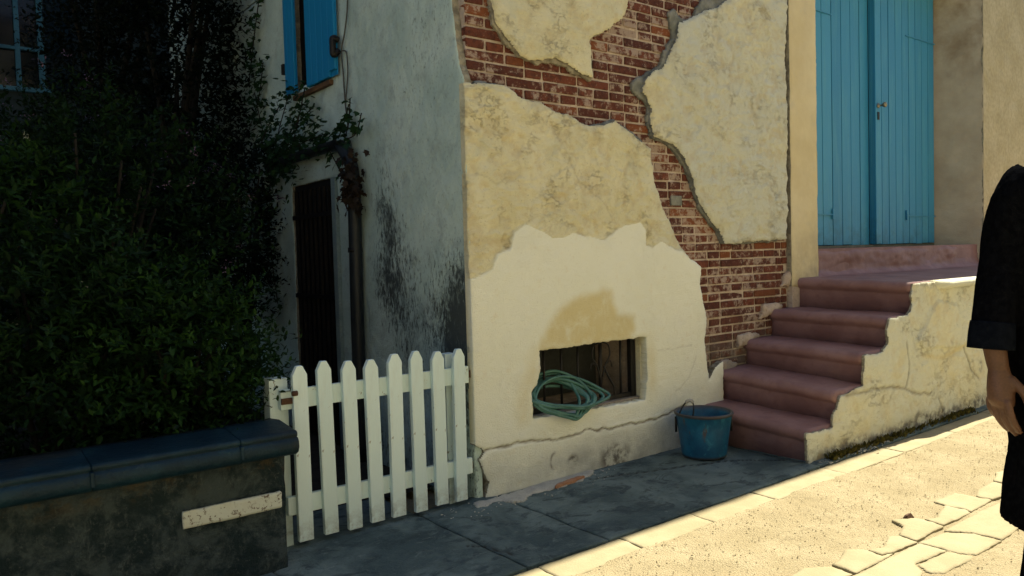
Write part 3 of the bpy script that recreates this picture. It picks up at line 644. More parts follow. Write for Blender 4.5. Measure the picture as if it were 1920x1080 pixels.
box('door_sill', 3.44, 5.87, .40, .50, 1.192, 1.214, 'sill', door, bev=.003)
box('door_backing', 3.42, 5.9, .49, .55, 1.0, 3.9, 'dark', door)
for x in (3.45, 4.66, 5.86):
    pass
# --- cellar window with iron grille
cw = empty('cellar_window', (0, 0, 0)); cw.parent = house
box('cellar_back', .30, 1.30, .452, .47, .2, .9, 'cellar', cw)
box('window_ledge', .337, 1.223, .054, .44, .325, .3445, 'mortar', cw)
box('window_reveal', 1.206, 1.2245, .048, .0845, .3455, .7095, 'plaster', cw)
box('iron_frame', 1.165, 1.20, .085, .115, .3455, .709, 'iron', cw)
box('iron_frame', .337, .37, .085, .115, .3455, .709, 'iron', cw)
box('iron_frame', .371, 1.164, .09, .11, .346, .372, 'iron', cw)
for x, r in ((.50, .007), (.625, .007), (.75, .007), (.925, .011), (1.09, .007)):
    tubes('grille_bar', [([(x, .10, .372), (x+.003, .10, .705)], r)], 'iron', cw)
def sp(cx, cz, pts): return smooth_path([(cx+a, .09, cz+b) for a, b in pts], 6)
for s in (-1, 1):
    tubes('scroll', [(sp(.925, .54, [(s*.01, -.05), (s*.035, .02), (s*.07, .07), (s*.06, .13), (s*.015, .15)]), .005), (sp(.925, .54, [(s*.035, .02), (s*.075, .035), (s*.085, .0)]), .004)], 'iron', cw)
tubes('scroll', [(sp(.955, .40, [(-.01, .15), (.03, .08), (.07, .02), (.075, -.03)]), .006)], 'iron', cw)
# --- garden door, shutters, gutter on the gable
gd = empty('garden_door', (0, 0, 0)); gd.parent = house
box('door_panel', -.005, .03, 1.50, 2.22, -.04, 1.74, 'dark', gd)
for i in range(9):
    y = 1.54+i*.077; box('iron_bar', -.030, -.012, y, y+.018, -.02, 1.70, 'iron', gd)
for z in (.35, .95, 1.5): box('cross_bar', -.0375, -.0305, 1.51, 2.21, z, z+.03, 'iron', gd)
box('door_frame', -.055, -.006, 1.455, 1.515, -.03, 1.735, 'frame_grey', gd, bev=.004)
SHR0, SHR1, SHL0, SHL1, SHZ = 1.345, 1.785, 1.985, 2.15, 2.355
sw = empty('shuttered_window', (0, 0, 0)); sw.parent = house
box('window_reveal', .013, .0195, 1.40, 2.10, 2.36, 3.2, 'dark', sw)  # thin dark sheet standing in for the shaded recess behind the shutters
for (y0, y1, n, z0) in ((SHR0, SHR1, 5, SHZ), (SHL0, SHL1, 3, SHZ+.01)):
    lf = box('shutter', -.058, -.052, y0, y1, z0+.002, 3.2, 'shutter', sw); w = (y1-y0)/n
    for i in range(n): box('plank', -.075, -.0585, y0+i*w+.0015, y0+(i+1)*w-.0015, z0+(.035 if (i == 0 and n == 5) else random.uniform(0, .006)), 3.2, 'shutter', lf, bev=.003)
    box('batten', -.0515, -.044, y0+.02, y1-.02, z0+.12, z0+.2, 'shutter', lf)
box('window_sill', -.062, -.031, 1.46, 2.06, 2.318, 2.35, 'wood', sw, bev=.005)
tubes('shutter_dog', [(smooth_path([(-.05, 1.335, 2.50), (-.085, 1.335, 2.47), (-.088, 1.335, 2.52), (-.085, 1.335, 2.57), (-.05, 1.335, 2.565)]), .020)], 'iron', sw)
box('hinge', -.085, -.045, 2.152, 2.19, 2.52, 2.59, 'iron', sw)
rg = empty('rain_gutter', (0, 0, 0)); rg.parent = house
def half_gutter():
    V = []; F = []; n = 12; ys = np.linspace(1.225, 2.45, 14)
    for j, y in enumerate(ys):
        for i in range(n+1):
            a = math.pi*i/n; V.append((-.092-.05*math.cos(a), y, 1.935-.05*math.sin(a)))
        for i in range(n, -1, -1):
            a = math.pi*i/n; V.append((-.092-.046*math.cos(a), y, 1.935-.046*math.sin(a)))
    m = 2*(n+1)
    for j in range(len(ys)-1):
        for i in range(m): F.append((j*m+i, j*m+(i+1) % m, (j+1)*m+(i+1) % m, (j+1)*m+i))
    F.append(tuple(range(m))); F.append(tuple(range((len(ys)-1)*m, len(ys)*m))[::-1])
    return mesh('gutter', V, F, True)
link('gutter', half_gutter(), 'zinc', rg)
tubes('downpipe', [(smooth_path([(-.092, 1.27, 1.905), (-.092, 1.235, 1.88), (-.088, 1.165, 1.80), (-.085, 1.13, 1.72), (-.085, 1.125, 1.5), (-.085, 1.14, .8), (-.085, 1.15, -.02)], 5), .040)], 'zinc', rg, 14)
for z in (1.25, .4): tubes('pipe_clamp', [([(-.085, 1.135, z), (-.085, 1.135, z+.03)], .044)], 'iron', rg, 14)
tubes('cable', [(smooth_path([(-.045, 1.17, 3.2), (-.046, 1.195, 2.77), (-.047, 1.247, 2.593), (-.047, 1.30, 2.494), (-.046, 1.29, 2.35), (-.045, 1.28, 2.18), (-.06, 1.22, 2.0)], 5), .005), (smooth_path([(-.045, 1.29, 2.49), (-.045, 1.236, 2.462), (-.045, 1.232, 2.333), (-.047, 1.27, 2.18)], 5), .0045)], 'cable', house)

# ================================================================== staircase
stairs = empty('terracotta_staircase', (1.7, -.4, 0), label='terracotta painted steps with rounded noses and cracked plaster side wall', cat='staircase')
XO = [1.705, 2.008, 2.318, 2.642, 2.946]; ZO = [.181, .364, .552, .750, .956]
XI = [1.70, 1.925, 2.215, 2.505, 2.80]; ZI = [.232, .425, .598, .780, .988]
YI, YO = .050, -.716
def step_mesh(i):
    ny = 30; V = []; F = []; m = 0
    for j in range(ny+1):
        t = j/ny; y = YI+(YO-YI)*t; w = .008*float(fbm(np.array([t*5.+i*3]), np.array([i*1.7]), 61, 3)[0]); wz = .005*float(fbm(np.array([t*6.+i*5]), np.array([i*2.9]), 62, 3)[0])
        x = XI[i]+(XO[i]-XI[i])*t+w; z = ZI[i]+(ZO[i]-ZI[i])*t+wz
        xb = (XI[i+1]+(XO[i+1]-XI[i+1])*t+.10) if i < 4 else 7.0
        zl = -.02 if i == 0 else (ZI[i-1]+(ZO[i-1]-ZI[i-1])*t)-.02
        prof = [(xb, zl), (x+.035, zl), (x+.038, z-.085), (x+.034, z-.075), (x+.012, z-.062), (x+.002, z-.046), (x, z-.030), (x+.006, z-.014), (x+.022, z-.003), (x+.05, z)]
        prof += [(x+.05+(xb-x-.05)*k/4, z+.003*float(fbm(np.array([t*7.+k]), np.array([i*4.1+k]), 63, 2)[0])) for k in (1, 2, 3)]+[(xb, z)]
        m = len(prof); V += [(a, y, b) for a, b in prof]
    for j in range(ny):
        for k in range(m): F.append((j*m+k, (j+1)*m+k, (j+1)*m+(k+1) % m, j*m+(k+1) % m))
    F.append(tuple(range(m))); F.append(tuple(range(ny*m, (ny+1)*m))[::-1])
    me = mesh('step', V, F, True); bm = bmesh.new(); bm.from_mesh(me); bmesh.ops.recalc_face_normals(bm, faces=bm.faces[:]); bm.to_mesh(me); bm.free()
    return me
for i in range(5): link('step' if i < 4 else 'landing', step_mesh(i), 'terra', stairs)
SW = [(1.698, -.03), (1.698, 0.164), (1.837, 0.161), (1.969, 0.159), (1.971, 0.238), (2.021, 0.271), (2.047, 0.334), (2.239, 0.349), (2.319, 0.359), (2.322, 0.545), (2.542, 0.544), (2.629, 0.586), (2.601, 0.66), (2.646, 0.742), (2.885, 0.739), (2.964, 0.823), (2.934, 0.869), (2.966, 0.949), (7.0, .949), (7.0, -.03)]
SWP = [(3.29, 0.825), (3.578, 0.778), (3.637, 0.642), (3.705, 0.465), (3.091, 0.505), (2.979, 0.569), (3.132, 0.698)]
SWQ = [(2.962, 0.951), (3.135, 0.926), (3.251, 0.888), (3.234, 0.781), (3.017, 0.601), (2.956, 0.518), (2.999, 0.356), (2.866, 0.354), (2.869, 0.579), (2.9, 0.715)]
SCR = [[(2.05, .335), (2.4, .33), (2.75, .30), (3.0, .22), (3.2, .2)], [(2.86, .58), (2.90, .40), (2.84, .28)], [(3.7, .47), (3.8, .3), (3.95, .2)], [(3.3, .15), (3.35, .05)]]
rS = relief(.007, 221)
def hSW(A, B, S):
    p = sstep(sdf_poly(A, B, SWP)+.012*fbm(A*12, B*12, 231, 3), 0, .012); q = sstep(sdf_poly(A, B, SWQ)+.012*fbm(A*12, B*12, 232, 3), 0, .03)
    low = sstep(.42-B+.03*fbm(A*5, B*5, 233, 3), 0, .02)*sstep(A-2.9, 0, .1)
    d = np.minimum.reduce([dist_line(A+.01*fbm(A*14, B*14, 241, 3), B+.018*fbm(A*14, B*14, 242, 3), c) for c in SCR])
    return rS(A, B, S)+.014*p-.008*q+.006*low-.008*np.exp(-(d/.008)**2)-.006*sstep(B-.9, 0, .05)*sstep(A-2.9, 0, .3)*(.5+.5*fbm(A*8, B*8, 250, 3))
def a_sw(a, b):
    d = np.minimum.reduce([dist_line(a+.01*fbm(a*14, b*14, 241, 3), b+.018*fbm(a*14, b*14, 242, 3), c) for c in SCR]); return .6*np.exp(-(d/.009)**2)
def s_sw(a, b): return .8*np.exp(-((b-.455-.03*np.sin(a*7))/.018)**2)*sstep(a-3.05, 0, .1)+.35*sstep(fbm(a*4, b*4, 260, 4), .1, .5)
def d_sw(a, b): return np.clip(.9*sstep(.10-b+.05*fbm(a*9, b*9, 261, 3), 0, .06)+.7*sstep(.06-np.hypot((a-3.98)*1.0, (b-.30)*.8), 0, .04)+.5*sstep(.93-b, .06, -.02)*sstep(a-3., 0, .2), 0, 1)
panel('side_wall', SW, (0, -.742, 0), EX, EZ, (0, -1, 0), .011, .024, hSW, ['plaster', 'edge'], stairs, edge=.010, edge_drop=.006, attrs={'crev_shade': a_crev_shade(.4, 221), 'crack': a_sw, 'stain': s_sw, 'dirt_shade': d_sw}, seed=12)
ledge = [(-.700, .9575), (-.752, .9565), (-.775, .948), (-.786, .932), (-.784, .912), (-.770, .897), (-.700, .892)]
V = []; F = []; xs = np.linspace(3.24, 6.98, 60); nl_ = len(ledge)
for j, x in enumerate(xs):
    k_ = sstep(np.array([x]), 3.24, 3.42)[0]; w_ = .010*float(fbm(np.array([x*6.]), np.array([1.]), 264, 3)[0])
    V += [(x, -.70+(y+.70)*(.35+.65*k_)+(w_ if y < -.71 else 0), z+(.3*w_ if z < .95 else 0)) for y, z in ledge]
for j in range(len(xs)-1):
    for i in range(nl_): F.append((j*nl_+i, (j+1)*nl_+i, (j+1)*nl_+(i+1) % nl_, j*nl_+(i+1) % nl_))
F.append(tuple(range(nl_))); F.append(tuple(range((len(xs)-1)*nl_, len(xs)*nl_))[::-1])
me = mesh('landing_edge', V, F, True); bm = bmesh.new(); bm.from_mesh(me); bmesh.ops.recalc_face_normals(bm, faces=bm.faces[:]); bm.to_mesh(me); bm.free()
link('landing_edge', me, 'plaster', stairs)
def hT(A, B, S):
    r = fbm(A*3.2, B*8, 281, 4); return .030*r+.012*np.abs(fbm(A*5+r, B*5, 283, 3))+.06*sstep(1.03-B, 0, .07)-.025*sstep(B-1.155, 0, .04)
panel('threshold', [(3.06, .94), (6.0, .93), (6.0, 1.192), (3.06, 1.192)], (0, .05, 0), EX, EZ, (0, -1, 0), .014, .05, hT, 'terra', stairs, edge=0)
box('threshold_top', 3.09, 6.0, .055, .48, .95, 1.190, 'terra', stairs)
# mortar smeared where steps meet the wall
for i, (x, z) in enumerate([(1.90, .42), (2.18, .60), (2.46, .785), (2.72, .99)]):
    panel('mortar_fillet', [(x-.07, z-.06), (x+.10, z-.05), (x+.22, z+.015), (x+.12, z+.05), (x+.03, z+.045), (x-.03, z+.03)], (0, .028, 0), EX, EZ, (0, -1, 0), .010, .03, lambda A, B, S: .012*fbm(A*16, B*16, 290+i, 3)+.008, 'mortar', stairs, edge=.02, escale=16, edge_drop=.014, seed=30+i)

# ================================================================== picket gate
gate = empty('picket_gate', (-.52, 0, 0), label='low white wooden picket gate beside the house corner', cat='gate')
px = [-.921, -.809, -.695, -.586, -.471, -.356, -.239, -.124]
def picket(x, z0, z1, w, lean):
    y0, y1 = -.012, .012; hw = w/2; c = .026
    pr = [(-hw, z0), (hw, z0), (hw, z1-c-.012), (hw-c*.75, z1), (-hw+c*.75, z1), (-hw, z1-c-.012)]
    V = [(x+a+lean*(b-.4), y0, b) for a, b in pr]+[(x+a+lean*(b-.4), y1, b) for a, b in pr]; n = 6
    F = [tuple(range(n)), tuple(range(2*n-1, n-1, -1))]+[((i+1) % n, i, n+i, n+(i+1) % n) for i in range(n)]
    me = mesh('picket', V, F); bm = bmesh.new(); bm.from_mesh(me); bmesh.ops.recalc_face_normals(bm, faces=bm.faces[:]); bmesh.ops.bevel(bm, geom=bm.edges[:], offset=.0015, segments=1, affect='EDGES'); bm.to_mesh(me); bm.free(); return me
for i, x in enumerate(px):
    o = link('picket', picket(0, .022+.004*math.sin(i*2.3), .766+.009*math.sin(i*1.7), .066+random.uniform(-.003, .003), random.uniform(-.013, .013)), 'white'); o.location = (x, 0, 0); o.parent = gate; o.matrix_parent_inverse = Matrix.Translation(-gate.location)
box('rail', -1.0, -.052, .0125, .036, .585, .668, 'white', gate, bev=.003)
box('rail', -.985, -.045, .0125, .036, .135, .213, 'white', gate, bev=.003)
box('latch', -1.0, -.93, -.001, .012, .61, .635, 'rust', gate, bev=.002); tubes('latch_bolt', [([(-.962, -.02, .655), (-.94, -.02, .655)], .011)], 'rust', gate)
for z in (.627, .174): box('hinge', -.0515, -.038, .018, .03, z-.018, z+.018, 'rust', gate)
gp = box('gate_post', -1.035, -.955, .045, .115, -.05, .715, 'white', bev=.004, label='white square gate post behind the left end of the picket gate', cat='post', group='gate posts')
gp = box('gate_post', -.165, -.105, .045, .10, -.05, .735, 'white', bev=.004, label='white gate post behind the picket nearest the house corner', cat='post', group='gate posts')

# ================================================================== garden wall
gw = empty('garden_wall', (-2, -.1, 0), label='low dark mossy garden wall with rounded dark coping tiles', cat='wall')
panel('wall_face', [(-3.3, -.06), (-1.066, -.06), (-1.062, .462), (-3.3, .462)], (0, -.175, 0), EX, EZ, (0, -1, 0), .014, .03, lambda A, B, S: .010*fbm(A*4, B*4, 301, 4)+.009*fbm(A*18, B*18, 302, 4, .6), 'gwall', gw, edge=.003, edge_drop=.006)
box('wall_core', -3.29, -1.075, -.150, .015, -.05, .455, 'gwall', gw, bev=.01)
def coping(x0, x1):
    V = []; F = []
    prof = [(.04, .455), (-.205, .455), (-.236, .458), (-.256, .470), (-.266, .490), (-.264, .512), (-.254, .524), (-.243, .527), (-.250, .532), (-.251, .543), (-.240, .550), (-.215, .551), (-.06, .566), (.04, .556)]
    n = len(prof); xs = [x0, x0+.004]+list(np.linspace(x0+.02, x1-.02, 6))+[x1-.004, x1]
    for j, x in enumerate(xs):
        s = .985 if j in (0, len(xs)-1) else 1
        V += [(x, -.11+(y+.11)*s, .51+(z-.51)*s) for y, z in prof]
    for j in range(len(xs)-1):
        for i in range(n): F.append((j*n+i, j*n+(i+1) % n, (j+1)*n+(i+1) % n, (j+1)*n+i))
    F.append(tuple(range(n))[::-1]); F.append(tuple(range((len(xs)-1)*n, len(xs)*n)))
    return mesh('coping_tile', V, F, True)
cx = [-3.3, -2.66, -2.12, -1.745, -1.255, -1.035]
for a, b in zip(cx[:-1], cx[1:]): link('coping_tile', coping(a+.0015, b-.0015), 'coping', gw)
for x in (-1.745, -1.255): box('joint_strip', x-.006, x+.006, -.2695, -.21, .478, .528, 'coping', gw, bev=.004)
sg = panel('sign_plate', [(-1.455, .248), (-1.088, .248), (-1.088, .312), (-1.455, .312)], (0, -.193, 0), EX, EZ, (0, -1, 0), .010, .010, lambda A, B, S: 0*A, 'sign', gw, edge=.002, label='blank chipped white painted strip')

# ================================================================== bucket and hose
bc = (1.425, -.238, 0.006)
bucket = empty('bucket', bc, label='scuffed blue metal bucket beside the bottom step', cat='bucket')
prof = [(0, .012), (.112, .012), (.121, 0), (.127, .004), (.130, .02), (.139, .09), (.150, .17), (.160, .238), (.168, .246), (.171, .254), (.166, .262), (.157, .258), (.150, .235), (.130, .06), (.122, .025), (0, .022)]
bd = lathe('pail', prof, bc, 'blue_bucket', bucket, 48)
at = bd.data.attributes.new('rim', 'FLOAT', 'POINT'); vals = []
for v in bd.data.vertices:
    h = v.co.z-bc[2]; vals.append(.85 if h > .240 else (.9 if h < .014 else 0.))
at.data.foreach_set('value', vals)
th = math.radians(120)
ex = np.array((math.cos(th), math.sin(th)))
hp = []
for k in range(13):                      # wire bail leaning over, folded towards the wall
    a = math.pi*k/12; s = .162*math.cos(a); hgt = .12*math.sin(a)
    hp.append((bc[0]+ex[0]*s*.25-.09+.02*math.sin(a), bc[1]+ex[1]*s*.25+.06-.02*math.sin(a), bc[2]+.225+hgt*.85))
tubes('handle', [(hp, .0045)], 'zinc', bucket)
tubes('handle_grip', [(hp[4:9], .010)], 'chip', bucket)
for s in (1, -1):
    c = (bc[0]-.16*s*.77-.0, bc[1]+.16*s*.64*1, bc[2]+.20)
    tubes('ear', [([(c[0], c[1], c[2]-.06), (c[0]*1, c[1], c[2]+.03)], .007)], 'iron', bucket)
hose_lines = []
rr = random.Random(3)
pts = []
base_loop = [(.352, .02, .445), (.43, -.022, .372), (.53, -.045, .330), (.64, -.050, .312), (.76, -.040, .338), (.845, -.016, .405), (.815, .03, .475), (.70, .075, .545), (.56, .105, .575), (.43, .09, .535)]
for k in range(9):                       # one continuous coil thrown over the ledge
    rgt = rr.uniform(-.20, .03); top = rr.uniform(-.15, .0); low = rr.uniform(-.022, .075); sh = rr.uniform(-.012, .02)
    for j, (x, y, z) in enumerate(base_loop):
        w = max(0., math.cos((j-5)*math.pi/5)); u = max(0., math.cos((j-7.5)*math.pi/5)); d = max(0., math.cos((j-2.5)*math.pi/5))
        pts.append((x+rgt*w+sh+rr.uniform(-.014, .014), y+rr.uniform(-.012, .012)+.02*(k % 3-1)*u, z+top*u+low*d+rr.uniform(-.006, .006)))
pts = smooth_path(pts, 5)
hose = tubes('garden_hose', [(pts, .0088)], 'hose', None, 10, label='coiled green garden hose hanging over the cellar window ledge', cat='hose')

# ================================================================== rubble along the wall foot
deb = [(-0.068, -0.018), (0.032, -0.03), (0.148, -0.025), (0.305, 0.005), (0.514, 0.0), (0.664, 0.0), (0.725, -0.006), (0.685, -0.064), (0.571, -0.10), (0.432, -0.12), (0.313, -0.13), (0.23, -0.119), (0.126, -0.177), (0.078, -0.158), (0.062, -0.085), (-0.055, -0.108), (-0.122, -0.097)]
panel('fallen_plaster', deb, (0, 0, .006), EX, EY, EZ, .010, .012, lambda A, B, S: .006*fbm(A*12, B*12, 311, 4)+.002, 'chip', edge=.03, escale=16, edge_drop=.008, label='pale crumbled plaster spread along the foot of the front wall', cat='rubble')
panel('tile_fragment', [(.33, -.135), (.46, -.125), (.60, -.095), (.57, -.075), (.42, -.095)], (0, 0, .016), EX, EY, EZ, .008, .014, lambda A, B, S: .002*fbm(A*20, B*20, 312, 3), 'orange_tile', edge=.006, label='flat orange broken tile piece lying at the wall foot', cat='tile')
grit('plaster_crumbs', 130, (-.3, .85), (-.22, -.02), .002, .008, 'chip', 14, z=.004, label='white plaster crumbs scattered near the gate and house corner', kind='stuff')
grit('stair_crumbs', 160, (1.75, 2.6), (-.83, -.765), .003, .009, 'chip', 15, z=.004, label='pale crumbs along the foot of the stair wall', kind='stuff')

# ================================================================== plants
def leaf_tpl(kind):
    if kind == 'ivy':
        V = [(0, 0, 0), (.38, .12, .04), (.30, .34, .02), (.55, .52, .0), (.24, .62, .04), (0, 1.0, -.06), (-.24, .62, .04), (-.55, .52, .0), (-.30, .34, .02), (-.38, .12, .04)]
        return np.array(V), [(0, 1, 2, 5), (2, 3, 4, 5), (0, 5, 8, 9), (5, 6, 7, 8)]
    V = [(0, 0, 0), (.22, .38, .05), (0, .45, -.02), (-.22, .38, .05), (.14, .75, .02), (-.14, .75, .02), (0, 1.0, -.07)]
    return np.array(V), [(0, 1, 2), (0, 2, 3), (2, 1, 4, 6), (3, 2, 6, 5)]
class Foliage:
    def __init__(s, kind='std'): s.T, s.F = leaf_tpl(kind); s.M = []; s.R = []
    def add(s, p, d, size, roll, rnd):
        d = np.array(d, float); d /= np.linalg.norm(d)+1e-9
        up = np.array((0, 0, 1.)) if abs(d[2]) < .95 else np.array((1., 0, 0))
        x = np.cross(d, up); x /= np.linalg.norm(x); z = np.cross(x, d)
        x2 = x*math.cos(roll)+z*math.sin(roll); z2 = -x*math.sin(roll)+z*math.cos(roll)
        s.M.append(s.T@np.stack([x2, d, z2])*size+np.array(p)); s.R.append(rnd)
    def build(s, name, m, parent, **k):
        n = len(s.T); V = np.concatenate(s.M); F = []
        for i in range(len(s.M)): F += [tuple(j+i*n for j in f) for f in s.F]
        me = mesh(name, V, F, False); at = me.attributes.new('rnd', 'FLOAT', 'POINT'); at.data.foreach_set('value', np.repeat(np.array(s.R, np.float32), n))
        return link(name, me, m, parent, **k)
def shrub(name, label, base, cen, rad, nspr, lsize, m, seed, cat='shrub', group=None, leaves=11, spr=(.14, .3), flowers=0, fm='mauve', nst=7, up=.5, kind='std', shell=.45):
    r = np.random.default_rng(seed); root = empty(name, base, label=label, cat=cat, group=group)
    f = Foliage(kind); fl = Foliage('std'); cen = np.array(cen); rad = np.array(rad); lines = []
    lump = r.normal(size=(9, 3)); lump /= np.linalg.norm(lump, axis=1)[:, None]; la = r.uniform(-.1, .32, 9)
    for i in range(nspr):
        d = r.normal(size=3); d /= np.linalg.norm(d)
        k = 1+sum(a*max(0, float(d@l))**4 for a, l in zip(la, lump))
        p = cen+rad*d*k*(shell+(1-shell)*r.random()**.6)
        if p[2] < base[2]+.02: p[2] = base[2]+.02+.1*r.random()
        g = d*np.array((1, 1, .6))+np.array((0, 0, up))+r.normal(size=3)*.35; g /= np.linalg.norm(g); L = r.uniform(*spr)
        side = np.cross(g, (0, 0, 1.)); side /= np.linalg.norm(side)+1e-6; base_r = .25+.5*r.random()
        for j in range(leaves):
            t = (j+1)/leaves; q = p+g*L*t+np.array((0, 0, -.25*L*t*t)); a = j*2.4
            out = side*math.cos(a)+np.cross(g, side)*math.sin(a); dd = out*.9+g*.75+r.normal(size=3)*.2
            f.add(q, dd, lsize*(1.1-.55*t)*r.uniform(.75, 1.25), r.uniform(-.8, .8), float(np.clip(base_r+r.normal()*.22, 0, 1)))
        if flowers and r.random() < flowers:
            tip = p+g*L*1.05
            for j in range(9):
                fl.add(tip+r.normal(size=3)*.014, r.normal(size=3)+g, .014*r.uniform(.7, 1.3), r.uniform(-1, 1), r.random())
    f.build('foliage', m, root)
    if fl.M: fl.build('blossom', fm, root)
    for i in range(nst):
        a = r.uniform(0, 6.28); e = cen+rad*np.array((math.cos(a)*.75, math.sin(a)*.75, r.uniform(.2, .8)))
        b = np.array(base)+np.array((math.cos(a)*.05, math.sin(a)*.05, -.05)); mid = (b+e)/2+np.array((0, 0, .12))
        tubes('stem', [(smooth_path([tuple(b), tuple(mid), tuple(e)], 4), [.016-.0013*k for k in range(9)])], 'stem', root, 6)
    return root
# planting bed behind the wall
bed = link('garden_soil', mesh('garden_soil', [(-6, .016, .40), (-1.14, .016, .40), (-1.14, 5.0, .42), (-6, 5.0, .42), (-1.14, .016, -.05), (-1.14, 5, -.05)], [(0, 1, 2, 3), (1, 4, 5, 2)]), 'soil', kind=GR)
link('garden_path', mesh('garden_path', [(-1.14, .40, -.02), (-.02, .40, -.02), (-.02, 5.2, .0), (-1.14, 5.2, .0)], [(0, 1, 2, 3)]), 'soil', kind=GR)
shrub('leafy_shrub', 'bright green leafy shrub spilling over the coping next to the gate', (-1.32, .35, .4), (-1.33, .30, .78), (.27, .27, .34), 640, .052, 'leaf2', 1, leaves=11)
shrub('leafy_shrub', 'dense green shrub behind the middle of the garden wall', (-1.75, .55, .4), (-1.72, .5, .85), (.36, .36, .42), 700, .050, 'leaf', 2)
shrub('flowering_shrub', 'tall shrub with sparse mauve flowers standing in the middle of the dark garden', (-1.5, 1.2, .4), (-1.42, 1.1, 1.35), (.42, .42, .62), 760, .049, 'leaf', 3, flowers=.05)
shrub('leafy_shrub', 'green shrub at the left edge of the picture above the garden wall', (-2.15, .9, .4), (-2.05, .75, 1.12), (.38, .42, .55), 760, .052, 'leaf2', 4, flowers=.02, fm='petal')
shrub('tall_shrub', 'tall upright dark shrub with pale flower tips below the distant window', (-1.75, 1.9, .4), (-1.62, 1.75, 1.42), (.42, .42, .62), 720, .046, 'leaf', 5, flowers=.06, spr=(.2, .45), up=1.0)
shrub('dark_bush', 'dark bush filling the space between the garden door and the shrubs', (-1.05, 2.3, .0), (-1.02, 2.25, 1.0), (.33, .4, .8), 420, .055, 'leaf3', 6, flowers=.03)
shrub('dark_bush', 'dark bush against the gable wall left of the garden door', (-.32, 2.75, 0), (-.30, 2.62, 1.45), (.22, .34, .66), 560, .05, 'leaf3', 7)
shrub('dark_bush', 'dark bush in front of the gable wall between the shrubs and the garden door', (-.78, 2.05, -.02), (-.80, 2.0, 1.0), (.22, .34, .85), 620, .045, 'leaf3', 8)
def tree(name, label, base, cen, rad, seed, n, lsize, m, h):
    r = np.random.default_rng(seed); root = shrub(name, label, base, cen, rad, n, lsize, m, seed, cat='tree', nst=0, spr=(.2, .45), shell=.3, up=.1)
    b = np.array(base); c = np.array(cen)
    tubes('trunk', [(smooth_path([tuple(b-np.array((0, 0, .1))), tuple(b+(c-b)*.4+np.array((.06, -.03, 0))), tuple(b+(c-b)*.9)], 5), [.085-.006*k for k in range(11)])], 'stem', root, 10)
    for i in range(8):
        a = r.uniform(0, 6.28); s = b+(c-b)*r.uniform(.45, .85); e = c+np.array(rad)*np.array((math.cos(a)*.8, math.sin(a)*.8, r.uniform(-.3, .7)))
        tubes('limb', [(smooth_path([tuple(s), tuple((s+e)/2+np.array((0, 0, .1))), tuple(e)], 4), [.035-.0032*k for k in range(9)])], 'stem', root, 6)
    return root
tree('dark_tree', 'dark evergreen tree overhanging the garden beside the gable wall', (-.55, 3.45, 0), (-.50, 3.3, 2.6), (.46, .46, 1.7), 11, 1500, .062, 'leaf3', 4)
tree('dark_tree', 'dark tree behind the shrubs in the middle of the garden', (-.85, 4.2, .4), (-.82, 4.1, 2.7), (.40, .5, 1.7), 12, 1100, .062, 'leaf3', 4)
tree('shade_tree', 'tall tree added out of view, its crown shading the garden', (-3.2, 2.8, .4), (-2.75, 2.4, 4.7), (1.35, 1.6, 1.0), 13, 1500, .11, 'leaf3', 5)  # this tree and the next are unseen, added to block sky light
tree('shade_tree', 'dense tree added out of view on the left to darken the garden', (-3.6, .9, .4), (-3.6, .9, 2.4), (.9, .9, 1.7), 14, 1100, .10, 'leaf3', 5)
# climbing plant over the gutter
vine = empty('climbing_vine', (-.08, 1.45, 0), label='climbing vine hanging over the gutter end with a withered tuft', cat='vine')
f = Foliage('ivy'); r = np.random.default_rng(21); dry = Foliage('ivy')
shoots = [[(-.09, 1.22, 1.93), (-.09, 1.15, 2.03), (-.085, 1.13, 2.17)], [(-.10, 1.28, 1.95), (-.09, 1.20, 2.05), (-.08, 1.16, 2.14)], [(-.10, 1.5, 1.95), (-.09, 1.35, 2.0), (-.09, 1.2, 1.98)], [(-.10, 1.2, 1.93), (-.09, 1.06, 1.95), (-.08, 1.0, 2.06)], [(-.1, 1.45, 1.92), (-.11, 1.35, 1.85), (-.1, 1.28, 1.76)],
          [(-.09, 2.3, 1.9), (-.11, 2.0, 2.05), (-.10, 1.8, 2.25)], [(-.09, 2.4, 1.95), (-.11, 2.2, 2.15), (-.09, 2.05, 2.36)], [(-.1, 2.4, 1.9), (-.13, 2.0, 1.98), (-.11, 1.55, 2.03)], [(-.09, 2.3, 1.95), (-.12, 1.95, 2.1), (-.09, 1.68, 2.2)], [(-.1, 2.2, 1.9), (-.13, 1.8, 1.98), (-.11, 1.45, 2.0)], [(-.09, 2.2, 1.95), (-.14, 1.9, 2.0), (-.1, 1.75, 2.35)],
          [(-.09, 2.45, 1.9), (-.1, 2.5, 1.4), (-.08, 2.45, .9)], [(-.07, 2.9, 2.6), (-.07, 2.75, 2.9), (-.06, 2.62, 3.2)], [(-.07, 3.0, 2.2), (-.07, 2.7, 2.45), (-.06, 2.6, 2.7)], [(-.08, 2.75, 2.5), (-.08, 2.62, 2.2), (-.08, 2.5, 2.0)], [(-.1, 2.5, 2.0), (-.14, 2.2, 1.85), (-.12, 1.9, 1.8)], [(-.1, 2.6, 2.0), (-.16, 2.4, 2.1), (-.12, 2.15, 2.3)]]
lines = []
for k, s in enumerate(shoots):
    pth = smooth_path(s, 6); lines.append((pth, .004))
    nl = 12 if k < 5 else 95
    for j in range(nl):
        q = np.array(pth[int(r.integers(0, len(pth)))])+r.normal(size=3)*(np.array((.015, .035, .035)) if k < 5 else np.array((.03, .055, .055))); q[0] = min(q[0], -.055)
        f.add(q, (-.5+r.normal()*.3, r.normal()*.7, -.5+r.normal()*.5), (r.uniform(.04, .07) if k < 5 else r.uniform(.028, .055)), r.uniform(-.6, .6), r.random())
